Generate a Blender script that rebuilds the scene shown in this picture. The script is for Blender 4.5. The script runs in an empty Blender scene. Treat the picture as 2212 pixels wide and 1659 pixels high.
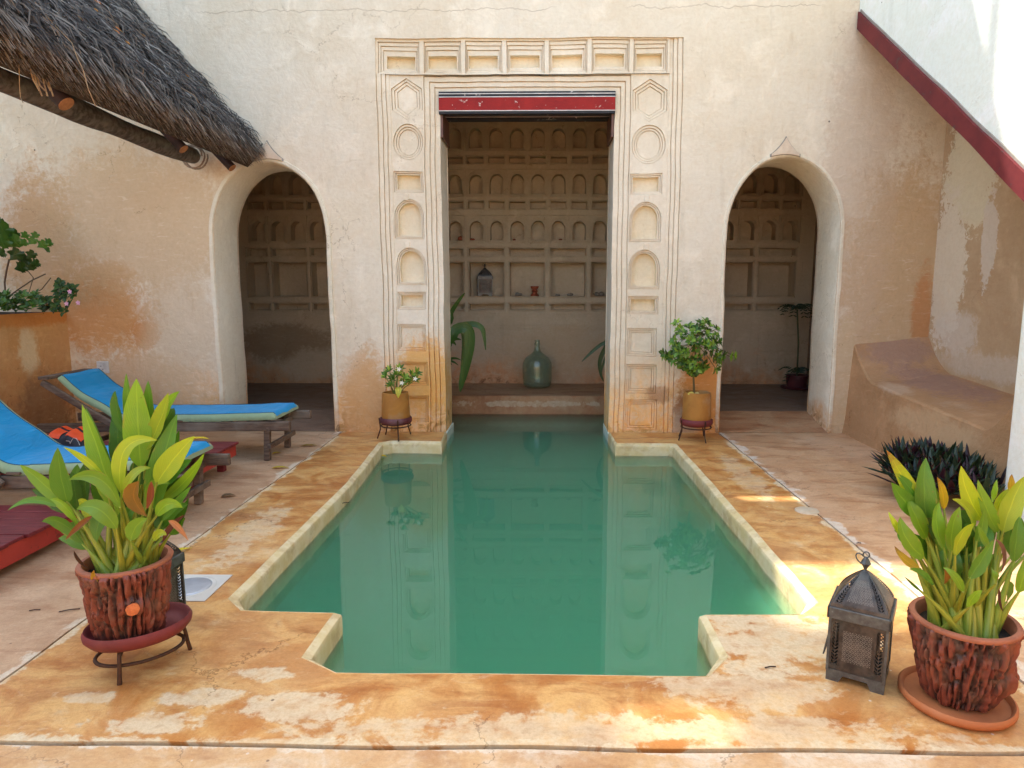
import bpy, math, random
from mathutils import Vector, Matrix, noise as mnoise
from mathutils.geometry import tessellate_polygon
rnd = random.Random(7)
S = bpy.context.scene
COL = S.collection

# ------------------------------------------------------------------ camera
F_PX, PITCH, YAW, EYE, CX, CY, PW, PH = 1457.0, 8.2, 0.86, 1.6, 1146.0, 829.5, 2212.0, 1659.0
_p, _y = math.radians(PITCH), math.radians(YAW)
FWD = Vector((-math.sin(_y)*math.cos(_p), math.cos(_y)*math.cos(_p), -math.sin(_p)))
RGT = Vector((math.cos(_y), math.sin(_y), 0)); UPV = RGT.cross(FWD)
cam_d = bpy.data.cameras.new('camera'); cam = bpy.data.objects.new('camera', cam_d); COL.objects.link(cam)
cam.matrix_world = Matrix(((RGT.x, UPV.x, -FWD.x, 0), (RGT.y, UPV.y, -FWD.y, 0), (RGT.z, UPV.z, -FWD.z, EYE), (0, 0, 0, 1)))
cam_d.sensor_fit = 'HORIZONTAL'; cam_d.sensor_width = 36.0; cam_d.lens = 36.0*F_PX/PW
cam_d.shift_x = -(CX-PW/2)/PW; cam_d.clip_start = 0.05; cam_d.clip_end = 500
S.camera = cam
def ray(u, v): return FWD + RGT*((u-CX)/F_PX) + UPV*((CY-v)/F_PX)
def onz(u, v, z=0.0):
    d = ray(u, v); return Vector((0, 0, EYE)) + d*((z-EYE)/d.z)
def ony(u, v, y):
    d = ray(u, v); return Vector((0, 0, EYE)) + d*(y/d.y)

# ------------------------------------------------------------------ sky, sun, exposure
SUN = Vector((0.35, -0.444, -1.0)).normalized()      # travel direction
world = bpy.data.worlds.new('World'); S.world = world; world.use_nodes = True
wt = world.node_tree; bg = wt.nodes['Background']
sky = wt.nodes.new('ShaderNodeTexSky'); sky.sky_type = 'NISHITA'; sky.sun_disc = False
sky.sun_elevation = math.asin(-SUN.z); sky.sun_rotation = math.atan2(-SUN.x, -SUN.y)
sky.air_density = 1.0; sky.dust_density = 1.6; sky.ozone_density = 1.0
sg_ = wt.nodes.new('ShaderNodeMix'); sg_.data_type = 'RGBA'; sg_.blend_type = 'MULTIPLY'; sg_.inputs[0].default_value = 1; sg_.inputs[7].default_value = (1.03, 1.02, .89, 1)
wt.links.new(sky.outputs[0], sg_.inputs[6]); wt.links.new(sg_.outputs[2], bg.inputs[0]); bg.inputs[1].default_value = 0.15
sun_d = bpy.data.lights.new('sun', 'SUN'); sun_d.energy = 2.0; sun_d.angle = math.radians(0.8); sun_d.color = (1, 0.97, 0.86)
sun = bpy.data.objects.new('sun', sun_d); COL.objects.link(sun); sun.location = (-6, 12, 20)
sun.rotation_euler = SUN.to_track_quat('-Z', 'Y').to_euler()
S.view_settings.view_transform = 'Standard'; S.view_settings.look = 'None'
S.view_settings.exposure = 2.22; S.view_settings.gamma = 1.0
S.render.engine = 'CYCLES'; S.cycles.use_denoising = True
S.cycles.max_bounces = 10; S.cycles.diffuse_bounces = 5; S.cycles.volume_bounces = 3; S.cycles.transparent_max_bounces = 24; S.cycles.caustics_reflective = False

# ------------------------------------------------------------------ mesh helper
class MB:
    def __init__(s): s.v = []; s.f = []; s.m = []; s.uv = []; s.c = []
    def add(s, vs, fs, m=0, uvs=None, c=None):
        o = len(s.v); s.v += [tuple(p) for p in vs]
        for i, f in enumerate(fs):
            s.f.append([o+k for k in f]); s.m.append(m)
            s.uv.append([uvs[k] for k in f] if uvs else [(0, 0)]*len(f)); s.c.append(c or (1, 1, 1, 1))
        return o
    def box(s, x0, x1, y0, y1, z0, z1, m=0):
        vs = [(x, y, z) for z in (z0, z1) for y in (y0, y1) for x in (x0, x1)]
        s.add(vs, [(0, 2, 3, 1), (4, 5, 7, 6), (0, 1, 5, 4), (2, 6, 7, 3), (0, 4, 6, 2), (1, 3, 7, 5)], m)
    def obox(s, c, ax, ay, az, m=0):
        c, ax, ay, az = Vector(c), Vector(ax), Vector(ay), Vector(az)
        vs = [c+ax*i+ay*j+az*k for k in (-1, 1) for j in (-1, 1) for i in (-1, 1)]
        s.add(vs, [(0, 2, 3, 1), (4, 5, 7, 6), (0, 1, 5, 4), (2, 6, 7, 3), (0, 4, 6, 2), (1, 3, 7, 5)], m)
    def bar(s, a, b, w, h, m=0, up=(0, 0, 1)):
        a, b = Vector(a), Vector(b); d = (b-a); L = d.length; d.normalize()
        sd = d.cross(Vector(up)).normalized(); u = sd.cross(d)
        s.obox((a+b)/2, d*(L/2), sd*(w/2), u*(h/2), m)
    def tube(s, path, rad, n=8, m=0, caps=True, c=None, jit=0.0):
        P = [Vector(p) for p in path]; k = len(P)
        R = rad if isinstance(rad, (list, tuple)) else [rad]*k
        t0 = (P[1]-P[0]).normalized(); ref = Vector((0, 0, 1)) if abs(t0.z) < .9 else Vector((1, 0, 0))
        nrm = t0.cross(ref).normalized(); vs = []; uvs = []
        for i in range(k):
            t = (P[min(i+1, k-1)]-P[max(i-1, 0)]).normalized()
            nrm = (nrm - t*nrm.dot(t)).normalized(); b = t.cross(nrm)
            for j in range(n):
                a = 2*math.pi*j/n; r = R[i]*(1+jit*mnoise.noise(P[i]*9+Vector((j, j*2, 0))))
                vs.append(P[i]+(nrm*math.cos(a)+b*math.sin(a))*r); uvs.append((j/n, i/k))
        fs = [(i*n+j, i*n+(j+1) % n, (i+1)*n+(j+1) % n, (i+1)*n+j) for i in range(k-1) for j in range(n)]
        if caps: fs += [tuple(range(n-1, -1, -1)), tuple((k-1)*n+j for j in range(n))]
        s.add(vs, fs, m, uvs, c)
    def grid(s, fn, nu, nv, cu=False, cv=False, m=0, c=None):
        vs = []; uvs = []
        for j in range(nv):
            for i in range(nu):
                a, b = i/(nu if cu else nu-1), j/(nv if cv else nv-1)
                vs.append(fn(a, b)); uvs.append((a, b))
        fs = [(j*nu+i, j*nu+(i+1) % nu, ((j+1) % nv)*nu+(i+1) % nu, ((j+1) % nv)*nu+i)
              for j in range(nv if cv else nv-1) for i in range(nu if cu else nu-1)]
        s.add(vs, fs, m, uvs, c)
    def lathe(s, prof, n=32, cen=(0, 0, 0), m=0, sx=1, sy=1, rot=0):
        c = Vector(cen); cr, sr = math.cos(rot), math.sin(rot)
        def fn(a, b):
            r, z = prof[round(b*(len(prof)-1))]; t = 2*math.pi*a; x, y = r*sx*math.cos(t), r*sy*math.sin(t)
            return c+Vector((x*cr-y*sr, x*sr+y*cr, z))
        s.grid(fn, n, len(prof), True, False, m)
    def poly(s, outer, holes=(), f3=None, flip=False, m=0):
        loops = [[Vector((a, b, 0)) for a, b in outer]]+[[Vector((a, b, 0)) for a, b in h] for h in holes]
        flat = [p for l in loops for p in l]
        ar = lambda l: abs(sum(l[i-1].x*l[i].y-l[i].x*l[i-1].y for i in range(len(l))))/2
        want = ar(loops[0])-sum(ar(l) for l in loops[1:]); jr = random.Random(1); best = None
        for k_ in range(14):
            e = 0 if k_ == 0 else 1.5e-4*k_**.5
            lj = [[p+Vector((jr.uniform(-e, e), jr.uniform(-e, e), 0)) for p in l] for l in loops]
            if k_ % 2: lj = [l[k_:]+l[:k_] for l in lj]; rotk = k_
            else: rotk = 0
            tt = tessellate_polygon(lj); fl = [p for l in lj for p in l]; idx = []; o_ = 0
            for l in loops: n_l = len(l); idx += [o_+(i+rotk) % n_l for i in range(n_l)]; o_ += n_l
            got = sum(abs((fl[b]-fl[a]).cross(fl[c]-fl[a]).z)/2 for a, b, c in tt)
            err = abs(got-want)/max(want, 1e-9)
            if best is None or err < best[0]: best = (err, [tuple(idx[q] for q in t_) for t_ in tt])
            if err < 2e-3: break
        tr = best[1]; s.worst = max(getattr(s, 'worst', 0), best[0])
        vs = [f3(p.x, p.y) for p in flat]; out = []
        for t in tr:
            a, b, c_ = (flat[i] for i in t)
            cw = (b-a).cross(c_-a).z < 0
            t = tuple(t)
            if cw != flip: t = t[::-1]
            out.append(t)
        s.add(vs, out, m)
    def obj(s, name, mats, parent=None, smooth=None, bevel=0, loc=None):
        me = bpy.data.meshes.new(name); me.from_pydata(s.v, [], s.f)
        for mt in (mats if isinstance(mats, (list, tuple)) else [mats]): me.materials.append(mt)
        me.polygons.foreach_set('material_index', s.m)
        ul = me.uv_layers.new(name='UVMap'); ul.data.foreach_set('uv', [x for f in s.uv for p in f for x in p])
        ca = me.color_attributes.new('tint', 'FLOAT_COLOR', 'CORNER')
        ca.data.foreach_set('color', [x for f, c in zip(s.f, s.c) for _ in f for x in c])
        if smooth is not None:
            me.shade_smooth(); me.set_sharp_from_angle(angle=math.radians(smooth))
        me.update()
        o = bpy.data.objects.new(name, me); COL.objects.link(o)
        if parent: o.parent = parent; o.matrix_parent_inverse = Matrix.Translation(-parent.location) if parent.rotation_euler.z == 0 else Matrix.Identity(4)
        if bevel:
            b = o.modifiers.new('bevel', 'BEVEL'); b.width = bevel; b.segments = 2; b.limit_method = 'ANGLE'; b.angle_limit = .6
        return o
def tag(o, label, cat, group=None, kind=None):
    if label: o['label'] = label
    if cat: o['category'] = cat
    if group: o['group'] = group
    if kind: o['kind'] = kind
    return o
def thing(name, label, cat, loc=(0, 0, 0), group=None, rz=0):
    o = bpy.data.objects.new(name, None); COL.objects.link(o); o.location = loc; o.rotation_euler.z = rz
    o.empty_display_size = .1
    return tag(o, label, cat, group)
def copy_tree(o, parent=None):
    c = o.copy(); COL.objects.link(c); c.parent = parent
    for ch in o.children: copy_tree(ch, c)
    return c
def struct(o): o['kind'] = 'structure'; return o
def warp(p, k=1.0):
    q = Vector((p[0]*1.7, p[1]*1.7, p[2]*1.7)); n1 = mnoise.noise_vector(q); n2 = mnoise.noise_vector(q*4.3+Vector((5, 2, 1)))
    return Vector((p[0]+k*(n1.x*.012+n2.x*.0045), p[1], p[2]+k*(n1.z*.012+n2.z*.0045)))

# ------------------------------------------------------------------ material helper
class T:
    def __init__(s, name):
        s.m = bpy.data.materials.new(name); s.m.use_nodes = True; s.t = s.m.node_tree
        s.b = s.t.nodes['Principled BSDF']; s.out = s.t.nodes['Material Output']
        s.geo = s.t.nodes.new('ShaderNodeNewGeometry'); s.tc = s.t.nodes.new('ShaderNodeTexCoord')
        s.pos = s.geo.outputs['Position']; s.ob = s.tc.outputs['Object']; s.uvn = s.tc.outputs['UV']
    def put(s, sock, val):
        if hasattr(val, 'is_linked') or hasattr(val, 'links'): s.t.links.new(val, sock)
        elif isinstance(val, (tuple, list)) and len(val) == 3 and sock.type == 'RGBA': sock.default_value = (*val, 1)
        else: sock.default_value = val
    def noise(s, v, scale, det=4, rough=.55, dist=0, col=False):
        n = s.t.nodes.new('ShaderNodeTexNoise'); s.put(n.inputs['Vector'], v); n.inputs['Scale'].default_value = scale
        n.inputs['Detail'].default_value = det; n.inputs['Roughness'].default_value = rough; n.inputs['Distortion'].default_value = dist
        return n.outputs['Color' if col else 'Fac']
    def vor(s, v, scale, feat='F1', out='Distance'):
        n = s.t.nodes.new('ShaderNodeTexVoronoi'); n.feature = feat; s.put(n.inputs['Vector'], v); n.inputs['Scale'].default_value = scale
        return n.outputs[out]
    def wave(s, v, scale, dist=3, det=3, dirn='X'):
        n = s.t.nodes.new('ShaderNodeTexWave'); n.bands_direction = dirn; s.put(n.inputs['Vector'], v); n.inputs['Scale'].default_value = scale
        n.inputs['Distortion'].default_value = dist; n.inputs['Detail'].default_value = det; return n.outputs['Fac']
    def map(s, v, sc=(1, 1, 1), loc=(0, 0, 0), rot=(0, 0, 0)):
        n = s.t.nodes.new('ShaderNodeMapping'); s.put(n.inputs['Vector'], v); n.inputs['Scale'].default_value = sc
        n.inputs['Location'].default_value = loc; n.inputs['Rotation'].default_value = rot; return n.outputs[0]
    def mt(s, op, a, b=0.0, c=0.0, clamp=False):
        n = s.t.nodes.new('ShaderNodeMath'); n.operation = op; n.use_clamp = clamp
        s.put(n.inputs[0], a); s.put(n.inputs[1], b)
        if op in ('MULTIPLY_ADD', 'COMPARE', 'SMOOTH_MIN'): s.put(n.inputs[2], c)
        return n.outputs[0]
    def vm(s, op, a, b=(0, 0, 0), out=0):
        n = s.t.nodes.new('ShaderNodeVectorMath'); n.operation = op; s.put(n.inputs[0], a); s.put(n.inputs[1], b)
        return n.outputs['Value'] if op in ('LENGTH', 'DISTANCE', 'DOT_PRODUCT') else n.outputs[0]
    def xyz(s, v):
        n = s.t.nodes.new('ShaderNodeSeparateXYZ'); s.put(n.inputs[0], v); return n.outputs
    def comb(s, x, y, z):
        n = s.t.nodes.new('ShaderNodeCombineXYZ'); s.put(n.inputs[0], x); s.put(n.inputs[1], y); s.put(n.inputs[2], z); return n.outputs[0]
    def ramp(s, f, a, b, x=0.0, y=1.0, smooth=True):
        n = s.t.nodes.new('ShaderNodeMapRange'); n.interpolation_type = 'SMOOTHSTEP' if smooth else 'LINEAR'
        s.put(n.inputs[0], f); n.inputs[1].default_value = a; n.inputs[2].default_value = b; n.inputs[3].default_value = x; n.inputs[4].default_value = y
        return n.outputs[0]
    def mix(s, f, a, b, mode='MIX'):
        n = s.t.nodes.new('ShaderNodeMix'); n.data_type = 'RGBA'; n.blend_type = mode
        s.put(n.inputs[0], f); s.put(n.inputs[6], a); s.put(n.inputs[7], b); return n.outputs[2]
    def attr(s, name='tint'):
        n = s.t.nodes.new('ShaderNodeAttribute'); n.attribute_name = name; return n.outputs['Color']
    def bump(s, h, strength=.3, dist=.01, nrm=None):
        n = s.t.nodes.new('ShaderNodeBump'); n.inputs['Strength'].default_value = strength; n.inputs['Distance'].default_value = dist
        s.put(n.inputs['Height'], h)
        if nrm: s.put(n.inputs['Normal'], nrm)
        return n.outputs[0]
    def fin(s, col, rough=.8, nrm=None, metal=0.0, spec=.4):
        s.put(s.b.inputs['Base Color'], col); s.put(s.b.inputs['Roughness'], rough)
        if nrm: s.put(s.b.inputs['Normal'], nrm)
        s.put(s.b.inputs['Metallic'], metal); s.b.inputs['Specular IOR Level'].default_value = spec
        return s.m
def blob(t, c, r, nz, k=.9, lo=-.15, hi=.35):
    """a stain with its own ragged outline round c"""
    d = t.vm('LENGTH', t.vm('DIVIDE', t.vm('SUBTRACT', t.pos, c), r))
    e = t.mt('ADD', t.mt('SUBTRACT', 1.0, d), t.mt('MULTIPLY', t.mt('SUBTRACT', nz, .5), k*2))
    return t.ramp(e, lo, hi)

def plaster(name, a, b, damp=(0.58, 0.27, 0.105), damp_h=0.75, blobs=(), crack=False, fine=1.0):
    t = T(name); P = t.pos
    n1 = t.noise(P, .75, 6, .6); n2 = t.noise(P, 3.2, 7, .62, .4); n3 = t.noise(t.map(P, (3.5, 3.5, .7)), 1.6, 6, .6); n4 = t.noise(P, 28, 4, .6)
    n5 = t.noise(P, 9, 6, .65, 1.2); n6 = t.noise(P, 24, 6, .7, .6)
    col = t.mix(t.ramp(n1, .32, .68), a, b)
    lt = tuple(min(1, x*1.13+.015) for x in a); dk = tuple(x*.80 for x in b)
    col = t.mix(t.mt('MULTIPLY', t.ramp(n2, .5, .72), .65), col, lt)
    col = t.mix(t.mt('MULTIPLY', t.ramp(n3, .54, .75), .42), col, dk)
    col = t.mix(t.mt('MULTIPLY', t.ramp(n5, .58, .7), .25), col, lt)
    if damp:
        z = t.xyz(P)[2]
        h = t.mt('ADD', t.mt('ADD', z, t.mt('MULTIPLY', t.mt('SUBTRACT', n2, .5), .75)), t.mt('MULTIPLY', t.mt('SUBTRACT', n1, .5), 1.3))
        m = t.ramp(h, damp_h*.25, damp_h*1.35, 1, 0)
        m = t.mt('MULTIPLY', m, t.ramp(n5, .28, .62, .45, 1))
        col = t.mix(m, col, t.mix(t.ramp(n3, .35, .65), damp, tuple(x*1.32 for x in damp)))
        m2 = t.mt('MULTIPLY', t.ramp(h, damp_h*.0, damp_h*.42, 1, 0), t.ramp(n5, .45, .62))
        col = t.mix(m2, col, tuple(x*.55 for x in damp))
        sp = t.mt('MULTIPLY', t.ramp(t.noise(P, 60, 3, .6), .66, .72), t.ramp(h, damp_h*.1, damp_h*1.2, 1, 0))
        col = t.mix(t.mt('MULTIPLY', sp, .6), col, (.16, .07, .05))
    for (c, r, bc, s_) in blobs:
        nn = t.mt('ADD', t.mt('ADD', t.mt('MULTIPLY', n2, .5), t.mt('MULTIPLY', n5, .4)), t.mt('MULTIPLY', t.mt('SUBTRACT', n6, .5), .45))
        col = t.mix(t.mt('MULTIPLY', blob(t, c, r, nn, 1.1, -.03, .07) if s_ > .955 else blob(t, c, r, nn), s_), col, bc)
    if crack:
        x, y, z = t.xyz(P)
        for z0, sd, x0, x1 in ((4.40, 1.3, -3.6, .2), (4.42, 3.7, .8, 2.9)):
            w = t.noise(t.comb(x, sd, 0), 2.2, 6, .7)
            d = t.mt('ABSOLUTE', t.mt('SUBTRACT', z, t.mt('ADD', t.mt('MULTIPLY', t.mt('SUBTRACT', w, .5), .22), z0)))
            k = t.mt('MULTIPLY', t.ramp(d, .0015, .0035, 1, 0), t.mt('MULTIPLY', t.ramp(x, x0, x0+.2), t.ramp(x, x1-.2, x1, 1, 0)))
            col = t.mix(t.mt('MULTIPLY', k, .7), col, (.32, .2, .12))
    pk = t.mt('MULTIPLY', t.ramp(t.vor(P, 2.3), .018, .026, 1, 0), t.ramp(n2, .5, .6))
    col = t.mix(pk, col, (.09, .06, .04))
    tw = t.noise(t.map(P, (2, 2, 9), rot=(0, .25, 0)), 3.2, 7, .7, .8); tw2 = t.noise(t.map(P, (7, 7, 1.6)), 2.2, 6, .7)
    col = t.mix(t.mt('MULTIPLY', t.ramp(tw, .52, .68), .30*fine), col, t.mix(1.0, col, (.86, .82, .76), 'MULTIPLY'))
    col = t.mix(t.mt('MULTIPLY', t.ramp(tw, .30, .44, 1, 0), .35*fine), col, lt)
    col = t.mix(t.mt('MULTIPLY', t.ramp(tw2, .58, .7), .28*fine), col, t.mix(1.0, col, (.84, .76, .66), 'MULTIPLY'))
    dv = t.vm('ADD', P, t.vm('MULTIPLY', t.noise(P, 2.6, 5, .7, 0, True), (.55, .55, .55)))
    ck = t.mt('MULTIPLY', t.ramp(t.vor(dv, 1.1, 'DISTANCE_TO_EDGE'), .0025, .006, 1, 0), t.mt('MULTIPLY', t.ramp(n1, .50, .58), t.ramp(n5, .42, .5)))
    col = t.mix(t.mt('MULTIPLY', ck, .5*fine), col, t.mix(1.0, col, (.45, .36, .28), 'MULTIPLY'))
    col = t.mix(t.mt('MULTIPLY', t.ramp(n4, .40, .62), .16), col, t.mix(1.0, col, (.80, .72, .62), 'MULTIPLY'))
    nm = t.bump(n2, .5*fine, .04); nm = t.bump(n5, .55*fine, .014, nm); nm = t.bump(n6, .4*fine, .005, nm)
    return t.fin(col, .82, nm, spec=.25)

CREAM_A, CREAM_B = (.81, .71, .575), (.75, .625, .47)
OR = (.60, .235, .075)
M_wall = plaster('courtyard_plaster', CREAM_A, CREAM_B, damp=(.66, .335, .105), damp_h=.62, crack=True, blobs=[
    ((-4.85, 7.3, 1.35), (.75, 2, .60), (.62, .30, .10), .9), ((-4.35, 7.3, 1.1), (.22, 2, .2), (.60, .27, .09), .7), ((-4.7, 7.3, 1.75), (.35, 2, .16), (.60, .30, .12), .6), ((-5.4, 7.3, 1.9), (.5, 2, 1.1), (.58, .33, .15), .8),
    ((-4.5, 7.3, .5), (.9, 2, .45), (.68, .44, .25), .7), ((-4.3, 7.3, 2.3), (1.3, 2, 1.0), (.64, .44, .25), .7),
    ((-1.95, 7.3, .30), (.34, 2, .75), (.66, .36, .15), .85), ((1.76, 7.3, .40), (.30, 2, .72), (.64, .27, .07), .95),
    ((1.62, 7.3, .22), (.16, 2, .36), (.33, .15, .06), .8), ((1.6, 7.3, .05), (.2, 2, .25), (.55, .42, .30), .7),
    ((3.85, 7.3, 1.6), (.75, 2, 1.6), (.60, .40, .22), .85), ((4.1, 7.3, 1.25), (.13, 2, .7), (.58, .28, .12), .9),
    ((3.35, 7.3, 2.6), (.45, 2, 2.2), (.62, .46, .33), .5), ((3.3, 7.3, .5), (.22, 2, .9), (.66, .50, .32), .8), ((-2.9, 7.3, .9), (1.0, 1, .5), (.72, .60, .46), .6), ((-3.95, 7.3, 1.3), (.5, 1, 1.0), (.66, .50, .33), .6)])
M_surround = plaster('carved_plaster', (.83, .725, .585), (.77, .645, .485), damp=(.80, .43, .14), damp_h=.80, fine=.7, blobs=[
    ((1.28, 7.3, .72), (.13, 1, .12), (.78, .62, .42), .9), ((1.3, 7.3, .42), (.16, 1, .12), (.42, .20, .09), .7), ((-1.3, 7.3, .62), (.35, 1, .5), (.80, .42, .12), .9)])
M_niche = plaster('niche_lining', (.84, .73, .56), (.80, .67, .47), damp=None, fine=.8)
M_trim = plaster('arch_trim_plaster', (.82, .74, .60), (.76, .66, .50), damp=(.55, .32, .16), damp_h=.35)
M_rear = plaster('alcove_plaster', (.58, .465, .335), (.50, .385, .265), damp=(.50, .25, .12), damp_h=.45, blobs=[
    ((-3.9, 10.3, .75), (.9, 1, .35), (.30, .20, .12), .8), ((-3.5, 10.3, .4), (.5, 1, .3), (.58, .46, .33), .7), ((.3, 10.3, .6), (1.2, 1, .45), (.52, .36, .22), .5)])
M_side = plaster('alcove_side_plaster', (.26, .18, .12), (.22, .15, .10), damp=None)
M_right = plaster('peeling_plaster', (.58, .40, .24), (.50, .32, .18), damp=(.52, .28, .15), damp_h=.5, blobs=[
    ((4.19, 6.9, 2.75), (1, .45, .8), (.74, .63, .44), .96), ((4.19, 7.1, 1.8), (1, .34, .9), (.74, .62, .47), .96), ((4.19, 6.5, 2.0), (1, .12, .5), (.70, .58, .46), .96), ((4.19, 6.9, 1.15), (1, .4, .25), (.70, .60, .50), .7), ((4.19, 6.2, .85), (1, 1.2, .15), (.68, .57, .46), .55)])
M_planter = plaster('stained_planter_plaster', (.72, .46, .22), (.60, .32, .12), damp=(.46, .20, .075), damp_h=1.0, blobs=[
    ((-5.2, 6.75, .95), (1, .16, .28), (.74, .60, .38), .9), ((-5.2, 6.9, .35), (1, .4, .45), (.30, .15, .07), .7), ((-5.2, 6.8, 1.3), (1, 1.5, .12), (.62, .26, .07), .9)])
M_bench = plaster('bench_plaster', (.50, .285, .145), (.42, .225, .105), damp=None, fine=1.3, blobs=[
    ((3.85, 6.3, .72), (.40, 1.3, .16), (.36, .205, .15), .85), ((3.8, 7.2, .95), (.45, .25, .2), (.38, .22, .155), .8), ((3.45, 5.9, .38), (.2, .7, .16), (.56, .36, .20), .8), ((3.5, 6.6, .62), (.15, .3, .08), (.58, .40, .27), .7), ((3.6, 5.7, .60), (.2, .5, .05), (.55, .38, .26), .7)])
M_white = plaster('white_limewash', (.90, .93, .86), (.88, .91, .83), damp=None, fine=.6)

M_ogee = plaster('ornament_plaster', (.76, .62, .48), (.68, .53, .40), damp=None)
def deck(name, base, base2, pale, amt, blobs=(), joints=(), rough=.42, seed=0):
    t = T(name); P = t.map(t.pos, loc=(seed, seed*.7, 0))
    n1 = t.noise(P, .9, 8, .62, .3); n2 = t.noise(P, 3.4, 9, .68, .8); n3 = t.noise(P, 14, 6, .65); n4 = t.noise(P, 60, 3, .6)
    n6 = t.noise(t.map(P, (1, 2.6, 1), rot=(0, 0, .5)), 2.1, 8, .66, .5)
    col = t.mix(t.ramp(n2, .35, .62), base, base2)
    col = t.mix(t.mt('MULTIPLY', t.ramp(n6, .46, .66), .8), col, (base[0]*.72, base[1]*.58, base[2]*.5))
    m = t.mt('MULTIPLY', t.ramp(t.mt('ADD', t.mt('ADD', t.mt('MULTIPLY', n1, .36), t.mt('MULTIPLY', n2, .44)), t.mt('MULTIPLY', n3, .20)), .545-amt, .70-amt), .85)
    col = t.mix(t.mt('MULTIPLY', t.ramp(n1, .45, .62), .28), col, tuple(.6*a+.4*b for a, b in zip(base2, pale)))
    x, y, z = t.xyz(t.pos)
    for (ax, at, w) in joints:
        d = t.mt('ABSOLUTE', t.mt('SUBTRACT', x if ax == 'x' else y, at))
        e = t.mt('SUBTRACT', t.mt('MULTIPLY', t.mt('SUBTRACT', n2, .36), 1.0), t.mt('DIVIDE', d, w*5))
        m = t.mt('MAXIMUM', m, t.ramp(e, .03, .10))
    for (c, r, s_) in blobs:
        nn = t.mt('ADD', t.mt('ADD', t.mt('MULTIPLY', n2, .5), t.mt('MULTIPLY', n6, .4)), t.mt('MULTIPLY', t.mt('SUBTRACT', n3, .5), .5))
        m = t.mt('MAXIMUM', m, t.mt('MULTIPLY', blob(t, c, r, nn, 1.7, -.04, .26), s_))
    col = t.mix(t.mt('MULTIPLY', m, t.ramp(n3, .3, .62, .45, 1)), col, pale)
    col = t.mix(t.mt('MULTIPLY', t.ramp(n3, .56, .70), .28), col, tuple(x*.7 for x in base))
    spots = t.mt('MULTIPLY', t.ramp(t.vor(P, 7), .03, .045, 1, 0), t.ramp(n1, .5, .55))
    col = t.mix(t.mt('MULTIPLY', spots, .7), col, (.78, .70, .6))
    dspots = t.ramp(t.vor(t.map(P, loc=(3, 7, 0)), 4.1), .02, .032, 1, 0)
    col = t.mix(t.mt('MULTIPLY', dspots, .7), col, (.12, .06, .04))
    dv = t.vm('ADD', t.pos, t.vm('MULTIPLY', t.noise(t.pos, 3, 5, .7, 0, True), (.5, .5, .5)))
    ck = t.mt('MULTIPLY', t.ramp(t.vor(dv, .8, 'DISTANCE_TO_EDGE'), .002, .005, 1, 0), t.ramp(n1, .48, .54))
    col = t.mix(t.mt('MULTIPLY', ck, .55), col, t.mix(1.0, col, (.40, .30, .24), 'MULTIPLY'))
    st = t.noise(t.map(t.pos, (1.6, 4, 1), rot=(0, 0, .35)), 5, 7, .72, 1.2)
    col = t.mix(t.mt('MULTIPLY', t.ramp(st, .54, .66), .26), col, t.mix(1.0, col, (.72, .60, .48), 'MULTIPLY'))
    col = t.mix(t.mt('MULTIPLY', t.ramp(st, .30, .42, 1, 0), .30), col, tuple(min(1, x*1.1) for x in pale))
    col = t.mix(t.mt('MULTIPLY', t.ramp(n4, .42, .62), .28), col, t.mix(1.0, col, (.78, .68, .58), 'MULTIPLY'))
    n7 = t.noise(t.pos, 170, 2, .5); col = t.mix(t.mt('MULTIPLY', t.ramp(n7, .50, .68), .22), col, t.mix(1.0, col, (.72, .62, .52), 'MULTIPLY'))
    nm = t.bump(n2, .3, .02); nm = t.bump(n3, .5, .006, nm); nm = t.bump(m, .2, .002, nm); nm = t.bump(n4, .15, .0012, nm)
    return t.fin(col, t.mt('ADD', t.ramp(n2, .3, .7, rough-.08, rough+.16), t.mt('MULTIPLY', m, .18)), nm, spec=.4)
PALE = (.74, .585, .375)
M_sur = deck('orange_polished_cement', (.52, .20, .048), (.72, .40, .135), PALE, .01,
             blobs=[((1.05, 2.9, 0), (.55, .40, 1), .9), ((.3, 2.25, 0), (1.5, .13, 1), .7), ((-.95, 2.38, 0), (.35, .12, 1), .85), ((-1.13, 2.6, 0), (.16, .08, 1), .85), ((-1.32, 2.43, 0), (.22, .07, 1), .85), ((-1.75, 2.42, 0), (.14, .05, 1), .7), ((.9, 2.5, 0), (.5, .16, 1), .7), ((-1.45, 2.27, 0), (.25, .08, 1), .85), ((-1.9, 4.2, 0), (.16, .7, 1), .6), ((1.75, 5.6, 0), (.16, .8, 1), .5)],
             joints=(('x', -2.2, .05), ('x', 1.97, .07), ('y', 2.17, .06)))
M_slabL = deck('pink_cement_left', (.50, .285, .155), (.60, .37, .215), (.72, .58, .42), -.04, joints=(('x', -2.2, .07),), rough=.5, seed=3)
M_slabR = deck('pink_cement_right', (.58, .32, .165), (.66, .40, .22), (.74, .62, .50), -.03, joints=(('x', 1.98, .10),), rough=.5, seed=9)
M_near = deck('ochre_cement_near', (.60, .32, .13), (.68, .41, .19), (.74, .60, .44), .05, joints=(('y', 2.16, .05),), seed=14)
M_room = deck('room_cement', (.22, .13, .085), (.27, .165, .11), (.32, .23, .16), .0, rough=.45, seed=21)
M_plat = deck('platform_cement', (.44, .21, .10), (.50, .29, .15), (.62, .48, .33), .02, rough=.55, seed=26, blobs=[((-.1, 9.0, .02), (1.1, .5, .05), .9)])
t = T('ground_earth'); M_ground = t.fin(t.mix(t.noise(t.pos, 4), (.03, .022, .018), (.05, .035, .025)), .95)
t = T('coping_cement'); n = t.noise(t.pos, 7, 8, .65); n2 = t.noise(t.pos, 35, 4)
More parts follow.
